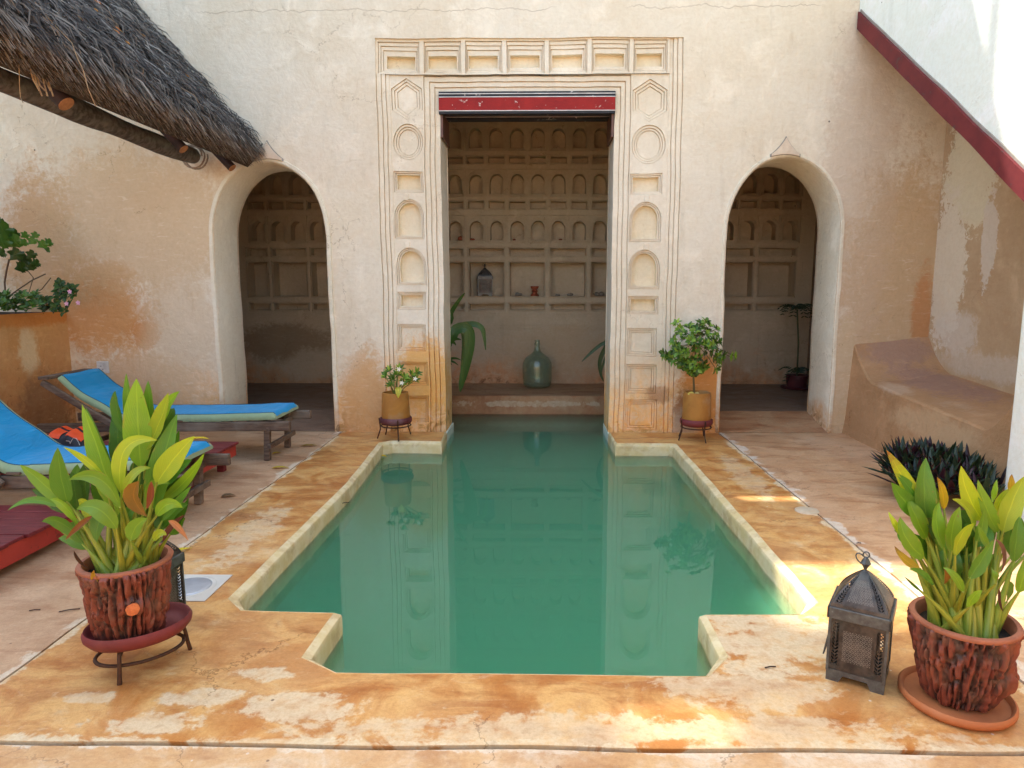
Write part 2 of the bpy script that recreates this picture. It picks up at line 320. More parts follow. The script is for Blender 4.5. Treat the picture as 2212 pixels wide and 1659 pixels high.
c = t.mix(t.ramp(n, .35, .65), (.70, .535, .26), (.79, .65, .40)); c = t.mix(t.mt('MULTIPLY', t.ramp(t.noise(t.pos, 5, 7, .7), .48, .62), .6), c, (.50, .33, .15))
M_cop = t.fin(c, .6, t.bump(n2, .35, .003, t.bump(n, .3, .006)))
t = T('pool_plaster'); n = t.noise(t.pos, 2.5, 7, .6)
M_pool = t.fin(t.mix(t.ramp(n, .3, .7), (.62, .70, .60), (.74, .80, .68)), .8, t.bump(t.noise(t.pos, 12), .2, .01))
# water: a clear mirror surface over a green absorbing body
t = T('pool_water'); t.t.nodes.remove(t.b)
tr = t.t.nodes.new('ShaderNodeBsdfTransparent'); tr.inputs[0].default_value = (1, 1, 1, 1)
gl = t.t.nodes.new('ShaderNodeBsdfGlossy'); gl.inputs['Roughness'].default_value = .0; gl.inputs['Color'].default_value = (.95, 1, 1, 1)
fr = t.t.nodes.new('ShaderNodeFresnel'); fr.inputs['IOR'].default_value = 1.44
nm = t.bump(t.noise(t.pos, 2.5, 2), .02, .01); t.put(gl.inputs['Normal'], nm)
mx = t.t.nodes.new('ShaderNodeMixShader'); t.put(mx.inputs[0], fr.outputs[0]); t.put(mx.inputs[1], tr.outputs[0]); t.put(mx.inputs[2], gl.outputs[0])
t.put(t.out.inputs['Surface'], mx.outputs[0])
ab = t.t.nodes.new('ShaderNodeVolumeAbsorption'); ab.inputs['Color'].default_value = (.0, .94, .30, 1); ab.inputs['Density'].default_value = 1.25
sc_ = t.t.nodes.new('ShaderNodeVolumeScatter'); sc_.inputs['Color'].default_value = (.31, .89, .62, 1); sc_.inputs['Density'].default_value = 3.6; sc_.inputs['Anisotropy'].default_value = .3
ad = t.t.nodes.new('ShaderNodeAddShader'); t.put(ad.inputs[0], ab.outputs[0]); t.put(ad.inputs[1], sc_.outputs[0])
t.put(t.out.inputs['Volume'], ad.outputs[0]); M_water = t.m

def paint(name, c, c2=None, rough=.5, sc=9, wear=None, amt=.62, metal=0.0, bmp=.2, bd=.002, spec=.4):
    t = T(name); v = t.ob; n = t.noise(v, sc, 6, .65); n2 = t.noise(v, sc*5, 4)
    col = t.mix(t.ramp(n, .35, .65), c, c2 or tuple(x*.75 for x in c))
    if wear: col = t.mix(t.ramp(t.mt('ADD', t.mt('MULTIPLY', n, .5), t.mt('MULTIPLY', n2, .5)), amt, amt+.04), col, wear)
    return t.fin(col, rough, t.bump(n2, bmp, bd), metal, spec)
M_red = paint('red_gloss_paint', (.34, .018, .014), (.27, .014, .012), .55, 5, (.62, .42, .36), .60, spec=.2)
M_blk = paint('black_paint', (.022, .02, .024), (.035, .03, .035), .5, 5, (.6, .55, .52), .60, spec=.25)
M_wline = paint('white_line_paint', (.75, .70, .66), None, .5)
M_stair = paint('maroon_beam_paint', (.185, .028, .03), (.135, .02, .024), .6, 4, (.10, .045, .045), .58, spec=.2)
M_brownboard = paint('brown_board', (.16, .07, .045), (.12, .05, .035), .45)
def wood(name, a, b, g, rough=.75, sc=1):
    t = T(name); v = t.ob; n = t.noise(t.map(v, (2.5*sc, 22*sc, 22*sc)), 2.2, 7, .65); n2 = t.noise(v, 3, 4)
    col = t.mix(t.ramp(n, .35, .65), a, b); col = t.mix(t.mt('MULTIPLY', t.ramp(n2, .45, .7), .6), col, g)
    return t.fin(col, rough, t.bump(n, .6, .004), 0, .25)
M_wood = wood('weathered_teak', (.17, .115, .08), (.09, .055, .04), (.26, .215, .17))
M_log = wood('grey_driftwood', (.20, .17, .145), (.085, .07, .058), (.27, .24, .205), .85, .5)
M_redwood = wood('red_painted_planks', (.20, .028, .032), (.13, .018, .022), (.26, .05, .05), .5)
M_redapron = paint('bright_red_paint', (.44, .045, .03), (.36, .035, .025), .45, 5, (.2, .03, .02), .6)
M_raft = paint('dark_rafter', (.05, .022, .016), (.03, .015, .012), .7, 12)
M_cut = paint('cut_wood_end', (.42, .18, .07), (.32, .13, .05), .7, 40)
def cloth(name, c):
    t = T(name); n = t.noise(t.ob, 5, 5, .6); w = t.noise(t.ob, 260, 2); wr = t.noise(t.map(t.ob, (9, 2.5, 4)), 1.6, 4, .5, .8)
    m = t.fin(t.mix(t.ramp(n, .3, .7), c, tuple(x*.88 for x in c)), .85, t.bump(w, .2, .001, t.bump(wr, .55, .03)), 0, .2)
    t.b.inputs['Sheen Weight'].default_value = .15; return m
M_seam = paint('dark_blue_piping', (.01, .06, .12), (.02, .08, .14), .7)
M_blue = cloth('blue_canvas', (.0, .29, .60)); M_sage = cloth('sage_edging', (.30, .40, .24))
M_orange = paint('orange_nylon', (.95, .10, .02), (.85, .08, .015), .6); M_vest = paint('black_nylon', (.025, .03, .045), (.015, .018, .025), .55, 12)
def terracotta(name, a, b, pale, rough=.75):
    t = T(name); n = t.noise(t.ob, 6, 6, .62, .5); n2 = t.noise(t.ob, 40, 3)
    col = t.mix(t.ramp(n, .3, .7), a, b); z = t.xyz(t.ob)[2]
    col = t.mix(t.mt('MULTIPLY', t.ramp(t.noise(t.ob, 3.3, 5), .52, .66), .5), col, pale)
    return t.fin(col, rough, t.bump(n2, .25, .002, t.bump(n, .3, .006)), 0, .3)
M_clay = terracotta('ochre_clay', (.46, .20, .04), (.34, .14, .03), (.42, .27, .15))
M_dish = terracotta('plum_clay', (.13, .030, .035), (.09, .024, .028), (.22, .12, .12), .6)
M_dish2 = terracotta('maroon_clay', (.20, .035, .035), (.15, .03, .03), (.24, .07, .06), .6)
M_saucer = terracotta('orange_terracotta', (.48, .16, .055), (.38, .12, .045), (.52, .22, .10))
M_iron = paint('rusty_iron', (.055, .028, .02), (.10, .045, .022), .7, 30, None, .62, .5)
M_soil = paint('potting_soil', (.035, .022, .015), (.06, .04, .025), .95, 40, None, bmp=.9, bd=.02)
t = T('bark_terracotta'); a = t.attr(); s_ = t.t.nodes.new('ShaderNodeSeparateColor'); t.put(s_.inputs[0], a)
n = t.noise(t.ob, 9, 6, .65); n2 = t.noise(t.ob, 60, 4)
c = t.mix(t.ramp(s_.outputs[0], .25, .75), (.055, .026, .02), (.20, .048, .028)); c = t.mix(t.mt('MULTIPLY', t.ramp(n, .52, .64), .75), c, (.15, .07, .045))
c = t.mix(t.mt('MULTIPLY', t.ramp(t.noise(t.ob, 5, 4), .54, .68), .6), c, (.30, .075, .03))
M_bark = t.fin(c, .55, t.bump(n2, .4, .003), 0, .5)
M_knot = paint('knot_orange', (.62, .19, .06), (.48, .12, .04), .7, 40)
M_rim = paint('pot_rim_clay', (.38, .13, .065), (.30, .10, .05), .7, 12)

def leafmat(name, rough=.38, trans=.35, rib=14, vein=.35):
    t = T(name); tint = t.attr(); u, v, _ = t.xyz(t.uvn)
    d = t.mt('ABSOLUTE', t.mt('SUBTRACT', u, .5))
    mid = t.ramp(d, .012, .045, 1, 0)
    st = t.mt('SINE', t.mt('MULTIPLY', t.mt('SUBTRACT', t.mt('MULTIPLY', v, 1.0), t.mt('MULTIPLY', d, .9)), rib*6.28))
    veins = t.ramp(st, .6, 1.0)
    n = t.noise(t.ob, 14, 4)
    col = t.mix(t.mt('MULTIPLY', veins, vein*1.1), tint, t.mix(1.0, tint, (.72, .8, .6), 'MULTIPLY'))
    col = t.mix(t.mt('MULTIPLY', t.ramp(n, .35, .7), .35), col, t.mix(1.0, tint, (1.35, 1.12, .8), 'MULTIPLY'))
    sp_ = t.mt('MULTIPLY', t.ramp(t.noise(t.ob, 70, 3), .66, .72), t.ramp(n, .5, .6)); col = t.mix(t.mt('MULTIPLY', sp_, .7), col, (.22, .15, .04))
    ed_ = t.mt('MULTIPLY', t.ramp(d, .40, .49), t.ramp(t.noise(t.ob, 18, 3), .52, .62)); col = t.mix(t.mt('MULTIPLY', ed_, .6), col, (.35, .26, .06))
    col = t.mix(t.mt('MULTIPLY', mid, .55), col, t.mix(1.0, tint, (1.7, 1.45, 1.5), 'MULTIPLY'))
    t.fin(col, rough, t.bump(t.mt('ADD', st, t.mt('MULTIPLY', mid, -3)), .25, .002), 0, .45)
    tl = t.t.nodes.new('ShaderNodeBsdfTranslucent'); t.put(tl.inputs[0], t.mix(1.0, col, (1.6, 1.5, .6), 'MULTIPLY'))
    mx = t.t.nodes.new('ShaderNodeMixShader'); mx.inputs[0].default_value = trans
    t.put(mx.inputs[1], t.b.outputs[0]); t.put(mx.inputs[2], tl.outputs[0]); t.put(t.out.inputs['Surface'], mx.outputs[0]); return t.m
M_leaf = leafmat('broad_leaf'); M_leafs = leafmat('small_leaf', .35, .25, 5, .2)
M_dry = leafmat('dry_leaf', .7, .2)
t = T('thatch_reed'); a = t.attr(); n = t.noise(t.pos, 30, 3)
M_thatch = t.fin(t.mix(t.mt('MULTIPLY', n, .5), a, t.mix(1.0, a, (.45, .45, .5), 'MULTIPLY')), .8, None, 0, .3)
M_under = paint('thatch_underlay', (.09, .06, .04), (.05, .035, .025), .9, 30)
t = T('green_glass'); t.fin((.34, .42, .33), .25, None, 0, .5)
gtr = t.t.nodes.new('ShaderNodeBsdfTransparent'); gtr.inputs[0].default_value = (.90, .95, .90, 1); ggl = t.t.nodes.new('ShaderNodeBsdfGlossy'); ggl.inputs['Roughness'].default_value = .05
gfr = t.t.nodes.new('ShaderNodeLayerWeight'); gfr.inputs[0].default_value = .5; gm1 = t.t.nodes.new('ShaderNodeMixShader'); gm2 = t.t.nodes.new('ShaderNodeMixShader')
gm1.inputs[0].default_value = .13; t.put(gm1.inputs[1], gtr.outputs[0]); t.put(gm1.inputs[2], t.b.outputs[0]); t.put(gm2.inputs[0], t.mt('MULTIPLY_ADD', t.mt('POWER', gfr.outputs['Facing'], 3.0), .45, .045)); t.put(gm2.inputs[1], gm1.outputs[0]); t.put(gm2.inputs[2], ggl.outputs[0]); t.put(t.out.inputs['Surface'], gm2.outputs[0])
M_glass = t.m
M_plastic = paint('white_plastic', (.72, .72, .72), None, .4)
M_dkhole = paint('socket_slot', (.02, .02, .02), None, .5)
M_metalgrey = paint('grey_steel_disc', (.50, .52, .56), (.42, .44, .48), .4, 10, None, metal=.4)
M_tile = paint('white_tile', (.66, .62, .55), (.60, .55, .48), .5, 6)
M_concdisc = paint('cement_cap', (.62, .50, .36), (.55, .42, .28), .6, 8)
M_weave = paint('woven_straw', (.40, .30, .22), (.26, .17, .12), .8, 60)
M_straw = paint('pale_straw', (.40, .27, .15), (.28, .17, .09), .8, 30)
M_burnt = paint('fired_clay_brazier', (.36, .085, .035), (.26, .06, .03), .7, 20)
M_shell = paint('grey_coral', (.30, .25, .20), (.20, .16, .13), .8, 20)

# ------------------------------------------------------------------ ground, slabs, pool
YW, YI, YR = 7.35, 7.95, 10.25
PO = [(-1.066, 7.352), (-1.05, 6.9), (-1.57, 6.93), (-1.70, 6.82), (-1.62, 5.4), (-1.64, 3.27), (-1.50, 3.14), (-1.04, 3.12), (-1.06, 2.72), (-.86, 2.60),
      (.71, 2.60), (.84, 2.75), (.83, 3.13), (1.30, 3.14), (1.45, 3.27), (1.44, 5.4), (1.42, 6.81), (1.37, 6.84), (.80, 6.84), (.769, 7.352)]
PL = [(-1.036, 7.352), (-1.02, 6.80), (-1.54, 6.83), (-1.60, 6.76), (-1.53, 5.4), (-1.55, 3.31), (-1.47, 3.18), (-.97, 3.15), (-.98, 2.74), (-.83, 2.625),
      (.67, 2.625), (.77, 2.79), (.765, 3.16), (1.27, 3.17), (1.35, 3.32), (1.34, 5.4), (1.335, 6.72), (1.31, 6.75), (.755, 6.75), (.745, 7.352)]
def dens(loop, step=.06, closed=True):
    out = []; n = len(loop)
    for i in range(n if closed else n-1):
        a, b = loop[i], loop[(i+1) % n]; k = max(1, int(math.dist(a, b)/step))
        out += [(a[0]+(b[0]-a[0])*j/k, a[1]+(b[1]-a[1])*j/k) for j in range(k)]
    if not closed: out.append(loop[-1])
    return out
def dens2(A, B, step=.07):
    oa, ob = [], []
    for i in range(len(A)-1):
        k = max(1, int(math.dist(A[i], A[i+1])/step))
        for j in range(k):
            q = j/k; oa.append((A[i][0]*(1-q)+A[i+1][0]*q, A[i][1]*(1-q)+A[i+1][1]*q)); ob.append((B[i][0]*(1-q)+B[i+1][0]*q, B[i][1]*(1-q)+B[i+1][1]*q))
    return oa+[A[-1]], ob+[B[-1]]
def wob(p, k=.006):
    n_ = mnoise.noise_vector(Vector((p[0]*3, p[1]*3, .5))); return (p[0]+n_.x*k, p[1]+n_.y*k)
PL = [(b[0]*.76+a[0]*.24, b[1]*.76+a[1]*.24) for a, b in zip(PO, PL)]
PO2 = PO[:]; PO = [(a[0]*.70+b[0]*.30, a[1]*.70+b[1]*.30) if 0 < i < len(PO)-1 else a for i, (a, b) in enumerate(zip(PO, PL))]
DO, DL = dens2(PO, PL)
DO = [p if p[1] > 7.3 else wob(p) for p in DO]; DL = [p if p[1] > 7.3 else wob(p, .009) for p in DL]
# surround slab: outer boundary runs down the wall foot, round the slab, along the pool edge
sl = MB(); e = 2.2
outer = dens([(-1.066, 7.352), (-2.2, 7.352), (-2.2, 2.17), (1.965, 2.17), (1.965, 7.352), (.769, 7.352)], .12, False)
outer = [p if p[1] > 7.3 else wob(p, .012) for p in outer]
full = outer+DO[::-1][1:-1]
sl.poly(full, (), lambda x, y: Vector((x, y, 0)))
for i in range(len(full)):
    a, b = full[i], full[(i+1) % len(full)]
    sl.add([(*a, 0), (*b, 0), (*b, -.05), (*a, -.05)], [(0, 1, 2, 3)])
struct(sl.obj('pool_deck', M_sur))
def slab(name, loop, mat, z=0, dep=.05, wv=.012):
    m = MB(); L = [wob(p, wv) for p in dens(loop, .12)]
    m.poly(L, (), lambda x, y: Vector((x, y, z)))
    for i in range(len(L)):
        a, b = L[i], L[(i+1) % len(L)]
        m.add([(*a, z), (*b, z), (*b, z-dep), (*a, z-dep)], [(0, 1, 2, 3)])
    return struct(m.obj(name, mat))
slab('patio_floor', [(-8, 2.172), (-8, 7.40), (-2.213, 7.40), (-2.213, 2.172)], M_slabL)
slab('patio_floor', [(1.98, 2.172), (1.98, 7.40), (4.6, 7.40), (4.6, 2.172)], M_slabR)
slab('patio_floor', [(-8, -5), (-8, 2.146), (5, 2.146), (5, -5)], M_near)
m = MB(); G_ = [(-2, 2.4), (1.8, 2.4), (1.8, 9.3), (-2, 9.3)]
m.poly([(-60, -60), (60, -60), (60, 60), (-60, 60)], [G_], lambda x, y: Vector((x, y, -.045)))
struct(m.obj('ground', M_ground))
# coping
cp = MB(); rows = []
for q, z in ((0, -.05), (0, .0005), (.08, .003), (.88, -.014), (.97, -.022), (1.0, -.034), (1.0, -.30)):
    rows.append([(a[0]*(1-q)+b[0]*q, a[1]*(1-q)+b[1]*q, z) for a, b in zip(DO, DL)])
k = len(DO)
cp.add([p for r_ in rows for p in r_], [(j*k+i, j*k+i+1, (j+1)*k+i+1, (j+1)*k+i) for j in range(len(rows)-1) for i in range(k-1)])
struct(cp.obj('pool_coping', M_cop, smooth=28))
# basin
BZ = -1.0; b_ = MB()
b_.add([p for a in DL for p in ((a[0], a[1], -.29), (a[0], a[1], BZ))], [(2*i, 2*i+2, 2*i+3, 2*i+1) for i in range(k-1)])
b_.box(-1.9, 1.7, 2.5, 9.2, BZ-.1, BZ)
b_.box(-1.064, -1.045, 7.34, 7.96, BZ, -.02); b_.box(.752, .768, 7.34, 7.96, BZ, -.02)
b_.box(-1.7, 1.45, 8.0, 8.45, BZ, -.62); b_.box(-1.7, 1.45, 8.45, 9.1, BZ, -.27)
b_.box(-1.8, -1.7, 7.9, 9.1, BZ, .0); b_.box(1.45, 1.55, 7.9, 9.1, BZ, .0)
struct(b_.obj('pool_basin', M_pool))
dr = MB(); dr.lathe([(0, .012), (.07, .012), (.085, 0), (.085, -.02)], 24, (*onz(1125, 1445, BZ)[:2], BZ))
tag(dr.obj('pool_drain', M_dkhole, smooth=40), 'round dark drain on the pool floor', 'drain')
wm = MB(); WP = [(-1.78, 9.06), (-1.78, 7.5), (-1.12, 7.5), (-1.12, 6.97)]+[p for p in PO[2:18]]+[(.86, 6.9), (.86, 7.5), (1.52, 7.5), (1.52, 9.06)]
wm.poly(WP, (), lambda x, y: Vector((x, y, -.12))); wm.poly(WP, (), lambda x, y: Vector((x, y, BZ-.03)), flip=True)
for i in range(len(WP)):
    a, b = WP[i], WP[(i+1) % len(WP)]; wm.add([(*a, -.12), (*b, -.12), (*b, BZ-.03), (*a, BZ-.03)], [(3, 2, 1, 0)])
struct(wm.obj('pool_water', M_water))

M_shell_grey = paint('shade_outline_joint_grey', (.36, .31, .27), (.28, .24, .2), .8, 12)
# ------------------------------------------------------------------ main wall
def arch_pts(x0, x1, zs, zt, n=26):
    """points up the left side, over and down the right"""
    cx, r = (x0+x1)/2, (x1-x0)/2
    return [(cx-r*math.cos(math.pi*i/n), zs+(zt-zs)*max(0.0, math.sin(math.pi*i/n))**.92) for i in range(n+1)]
AL = (-3.52, -2.30, 2.10, 2.905); AR = (1.975, 3.17, 2.14, 2.94)
SX0, SX1, SZ = -1.715, 1.465, 4.13
ZT = 4.75; XL, XR = -7.0, 4.25
def wall_outline():
    P_ = [(XL, -.06)]
    for (x0, x1, zs, zt) in (AL,): P_ += [(x0, -.06)]+arch_pts(x0, x1, zs, zt)+[(x1, -.06)]
    P_ += [(SX0, -.06), (SX0, SZ), (SX1, SZ), (SX1, -.06)]
    for (x0, x1, zs, zt) in (AR,): P_ += [(x0, -.06)]+arch_pts(x0, x1, zs, zt)+[(x1, -.06)]
    return P_+[(XR, -.06), (XR, ZT), (XL, ZT)]
W = thing('courtyard_wall', 'tall cream plastered wall with two arched doorways facing the pool', 'wall', (0, YW, 0))
wl = dens(wall_outline(), .07); w3 = lambda y: (lambda x, z: warp((x, YW, z)) + Vector((0, y-YW, 0)))
wl = [(warp((x, YW, z)).x, warp((x, YW, z)).z) for x, z in wl]
fa, fb = (lambda x, z: Vector((x, YW, z))), (lambda x, z: Vector((x, YI, z)))
m = MB(); m.poly(wl, (), fa, flip=False); m.poly(wl, (), fb, flip=True)
for i in range(len(wl)):
    a, b = wl[i], wl[(i+1) % len(wl)]; m.add([fa(*a), fa(*b), fb(*b), fb(*a)], [(0, 1, 2, 3)])
wo = m.obj('wall_face', M_wall, W)
def trim(x0, x1, zs, zt, wd, pr):
    inn = dens([(x0, .0)]+arch_pts(x0, x1, zs, zt)+[(x1, .0)], .06, False)
    cx = (x0+x1)/2; h = (x1-x0)/2
    def out(p, k):
        if p[1] <= zs: return (p[0]+(k if p[0] > cx else -k), p[1])
        d = Vector(((p[0]-cx)/h, (p[1]-zs)/(zt-zs))); d.normalize(); return (p[0]+d.x*k, p[1]+d.y*k)
    m = MB(); N_ = len(inn); rows = []
    for k, y in ((-.004, YI-.05), (-.004, YW+.012), (.012, YW-pr), (wd*.85, YW-pr), (wd, YW+.003)):
        rows += [warp((*[out(p, k)[0]], y, out(p, k)[1])) if 0 else Vector((warp((out(p, k)[0], YW, out(p, k)[1])).x, y, warp((out(p, k)[0], YW, out(p, k)[1])).z)) for p in inn]
    m.add(rows, [(j*N_+i, (j+1)*N_+i, (j+1)*N_+i+1, j*N_+i+1) for j in range(4) for i in range(N_-1)])
    return m.obj('arch_trim', M_trim, W, smooth=40)
trim(*AL, .055, .014); trim(*AR, .045, .012)
def ogee(cx, z0, s=1.0):
    prof = []
    for i in range(21):
        q = i/20; x = (q-.5)*.27*s; a = abs(q-.5)*2
        prof.append((cx+x, z0+.150*s*max(0,1-a)**1.7*(.55+.45*(1-a)) + .02*s*math.sin(a*math.pi)))
    m = MB(); base = [(cx+(q/20-.5)*.27*s, z0-.006-.022*(abs(q/20-.5)*2)**2) for q in range(21)]
    loop = prof+base[::-1]
    m.poly(loop, (), lambda x, z: Vector((x, YW-.034, z)))
    for i in range(len(loop)):
        a, b = loop[i], loop[(i+1) % len(loop)]; m.add([(a[0], YW-.034, a[1]), (b[0], YW-.034, b[1]), (b[0], YW+.01, b[1]), (a[0], YW+.01, a[1])], [(0, 1, 2, 3)])
    og = m.obj('ogee_ornament', M_ogee, W)
    m = MB(); lp = [(cx+(a-cx)*1.10, z0+.03+(b-z0-.03)*1.14) for a, b in loop]  # larger darker plate behind, its colour stands in for the shaded groove round the ornament
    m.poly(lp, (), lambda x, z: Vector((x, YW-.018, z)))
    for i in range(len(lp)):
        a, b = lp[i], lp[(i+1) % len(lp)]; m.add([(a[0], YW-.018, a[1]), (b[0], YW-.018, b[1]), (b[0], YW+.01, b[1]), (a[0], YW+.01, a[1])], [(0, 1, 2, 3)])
    m.obj('ornament_shade_outline', M_shell_grey, og); return og
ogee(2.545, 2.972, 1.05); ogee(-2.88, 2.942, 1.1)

# carved surround -----------------------------------------------------------------
SR = thing('carved_portal', 'carved cream plaster portal of panels and niches round the tall pool doorway', 'portal', (-.13, YW, 0))
DX0, DX1, DZ = -1.066, .769, 3.612
def V3(x, y, z):
    w_ = warp((x, YW, z)); return Vector((w_.x, y, w_.z))
def strip(m, loop_o, loop_i, y, mi=0):
    """flat ring (open U) between two polylines of equal length"""
    n = len(loop_o); m.add([V3(a, y, b) for a, b in loop_o]+[V3(a, y, b) for a, b in loop_i], [(i, i+1, n+i+1, n+i) for i in range(n-1)], mi)
def riser(m, loop, y0, y1, mi=0):
    n = len(loop); m.add([V3(a, y0, b) for a, b in loop]+[V3(a, y1, b) for a, b in loop], [(i, i+1, n+i+1, n+i) for i in range(n-1)], mi)
def U(x0, x1, zt, zb=-.06):
    out = []
    for a, b, n in (((x0, zb), (x0, zt), 60), ((x0, zt), (x1, zt), 44), ((x1, zt), (x1, zb), 60)):
        out += [(a[0]+(b[0]-a[0])*i/n, a[1]+(b[1]-a[1])*i/n) for i in range(n)]
    return out+[(x1, zb)]
m = MB()
seq = [(0, 0, YW), (.045, .0, YW+.012), (.09, .0, YW+.024)]
st = [0.0, .05, .095, .135]
# outer mouldings on the two outer sides only (the frieze cells own the top)
FZ = 3.782   # bottom of the frieze band
def colstrip(xa, xb, za, zb, y):
    n = 50; m.add([V3(xa, y, za+(zb-za)*i/n) for i in range(n+1)]+[V3(xb, y, za+(zb-za)*i/n) for i in range(n+1)], [(i, i+1, n+2+i, n+1+i) for i in range(n)])
def sider(x, za, zb, y0, y1):
    n = 50; m.add([V3(x, y0, za+(zb-za)*i/n) for i in range(n+1)]+[V3(x, y1, za+(zb-za)*i/n) for i in range(n+1)], [(i, i+1, n+2+i, n+1+i) for i in range(n)])
YP = YW+.048                       # plane of the pilaster panels
for x0, sg in ((SX0, 1), (SX1, -1)):
    ztop = SZ if sg < 0 else FZ
    prev = YW
    for i, y in enumerate((YW+.014, YW+.028, YW+.040)):
        a, b = x0+sg*st[i], x0+sg*st[i+1]; g_ = sg*.009; colstrip(min(a+g_, b), max(a+g_, b), -.06, ztop, y); colstrip(min(a, a+g_), max(a, a+g_), -.06, ztop, y+.015)
        sider(a, -.06, ztop, prev, y+.015); sider(a+g_, -.06, ztop, y+.015, y); prev = y
    sider(x0+sg*st[3], -.06, ztop, prev, YP)
if 1:
    colstrip(SX0, SX0+.0001, FZ, SZ, YW)
# inner door mouldings: U bands stepping towards the opening
iu = [U(DX0-.165, DX1+.165, DZ+.160), U(DX0-.11, DX1+.11, DZ+.11), U(DX0-.06, DX1+.06, DZ+.06), U(DX0, DX1, DZ)]
yy = [YP, YP+.013, YP+.026, YP+.039]
for i in range(3):
    g_ = .009; k0 = (.160, .11, .06)[i] if 0 else (DX0-iu[i][0][0]); ig = U(iu[i][0][0]+g_, iu[i][-1][0]-g_, DZ+k0-g_)
    riser(m, iu[i], yy[i], yy[i+1]+.015); strip(m, iu[i], ig, yy[i+1]+.015); riser(m, ig, yy[i+1]+.015, yy[i+1]); strip(m, ig, iu[i+1], yy[i+1])
riser(m, iu[3], yy[3], YI)         # jambs and soffit
# plain plane of pilasters/top behind the cells is made by the cells; back face
m.add([V3(SX0, YI, -.06), V3(DX0, YI, -.06), V3(DX0, YI, SZ), V3(SX0, YI, SZ)], [(0, 3, 2, 1)])
m.add([V3(DX1, YI, -.06), V3(SX1, YI, -.06), V3(SX1, YI, SZ), V3(DX1, YI, SZ)], [(0, 3, 2, 1)])
m.add([V3(DX0, YI, DZ), V3(DX1, YI, DZ), V3(DX1, YI, SZ), V3(DX0, YI, SZ)], [(0, 3, 2, 1)])
m.obj('portal_frame', M_surround, SR)

def rect(x0, x1, z0, z1, step=.05): return dens([(x0, z0), (x0, z1), (x1, z1), (x1, z0)], step)
def arched(x0, x1, z0, z1, rise=None):
    zs = z1-(rise or (x1-x0)*.62); return dens([(x0, z0)]+arch_pts(x0, x1, zs, z1, 16)+[(x1, z0)], .05)
def cell(parent, name, cellrect, levels, y0, mat, lining, vf=V3, groove=.008):
    """levels: [(outline, y)] nested outlines; the face inside the last is the back of the recess"""
    wp = lambda L: [(vf(a, 0, b).x, vf(a, 0, b).z) for a, b in L]
    m = MB(); x0, x1, z0, z1 = cellrect; cur = wp(rect(x0, x1, z0, z1, .08)); y = y0; idn = lambda a, yy_, b: Vector((a, yy_, b))
    levels = [(wp(ol), yn) for ol, yn in levels]
    for i, (ol, yn) in enumerate(levels):
        m.poly(cur, [ol], lambda a, b, y=y: idn(a, y, b))
        n = len(ol); deep = 1 if abs(yn-y) > .06 else 0
        if not deep and groove:
            cxx_, czz_ = sum(p[0] for p in ol)/n, sum(p[1] for p in ol)/n
            hw_ = max(abs(p[0]-cxx_) for p in ol); hh_ = max(abs(p[1]-czz_) for p in ol)
            pw_ = 14 if 'rect' in name or 'square' in name or 'frieze' in name else 2.2
            sg_ = lambda q, h: groove*(1 if q > 0 else -1)*min(1, abs(q)/h)**pw_
            ol2 = [(a-sg_(a-cxx_, hw_), b-sg_(b-czz_, hh_)) for a, b in ol]; yg = max(y, yn)+groove*1.7
            for A_, ya, B_, yb in ((ol, y, ol, yg), (ol, yg, ol2, yg), (ol2, yg, ol2, yn)):
                m.add([idn(a, ya, b) for a, b in A_]+[idn(a, yb, b) for a, b in B_], [(k, (k+1) % n, n+(k+1) % n, n+k) for k in range(n)], 0)
            cur, y = ol2, yn; continue
        m.add([idn(a, y, b) for a, b in ol]+[idn(a, yn, b) for a, b in ol], [(k, (k+1) % n, n+(k+1) % n, n+k) for k in range(n)], deep)
        cur, y = ol, yn
    if getattr(m, 'worst', 0) > .01: print('BAD RING', name, m.worst, [round(q, 3) for q in cellrect])
    m.poly(cur, (), lambda a, b, y=y: idn(a, y, b), m=1 if len(levels) and deep else 0)
    return m.obj(name, [mat, lining], parent)
def grow(fn, box, k, **kw):
    x0, x1, z0, z1 = box; return fn(x0-k, x1+k, z0-k, z1+k, **kw)
def wx(u, v): return ony(u, v, YW).x
def wz(v, u=1150): return ony(u, v, YW).z
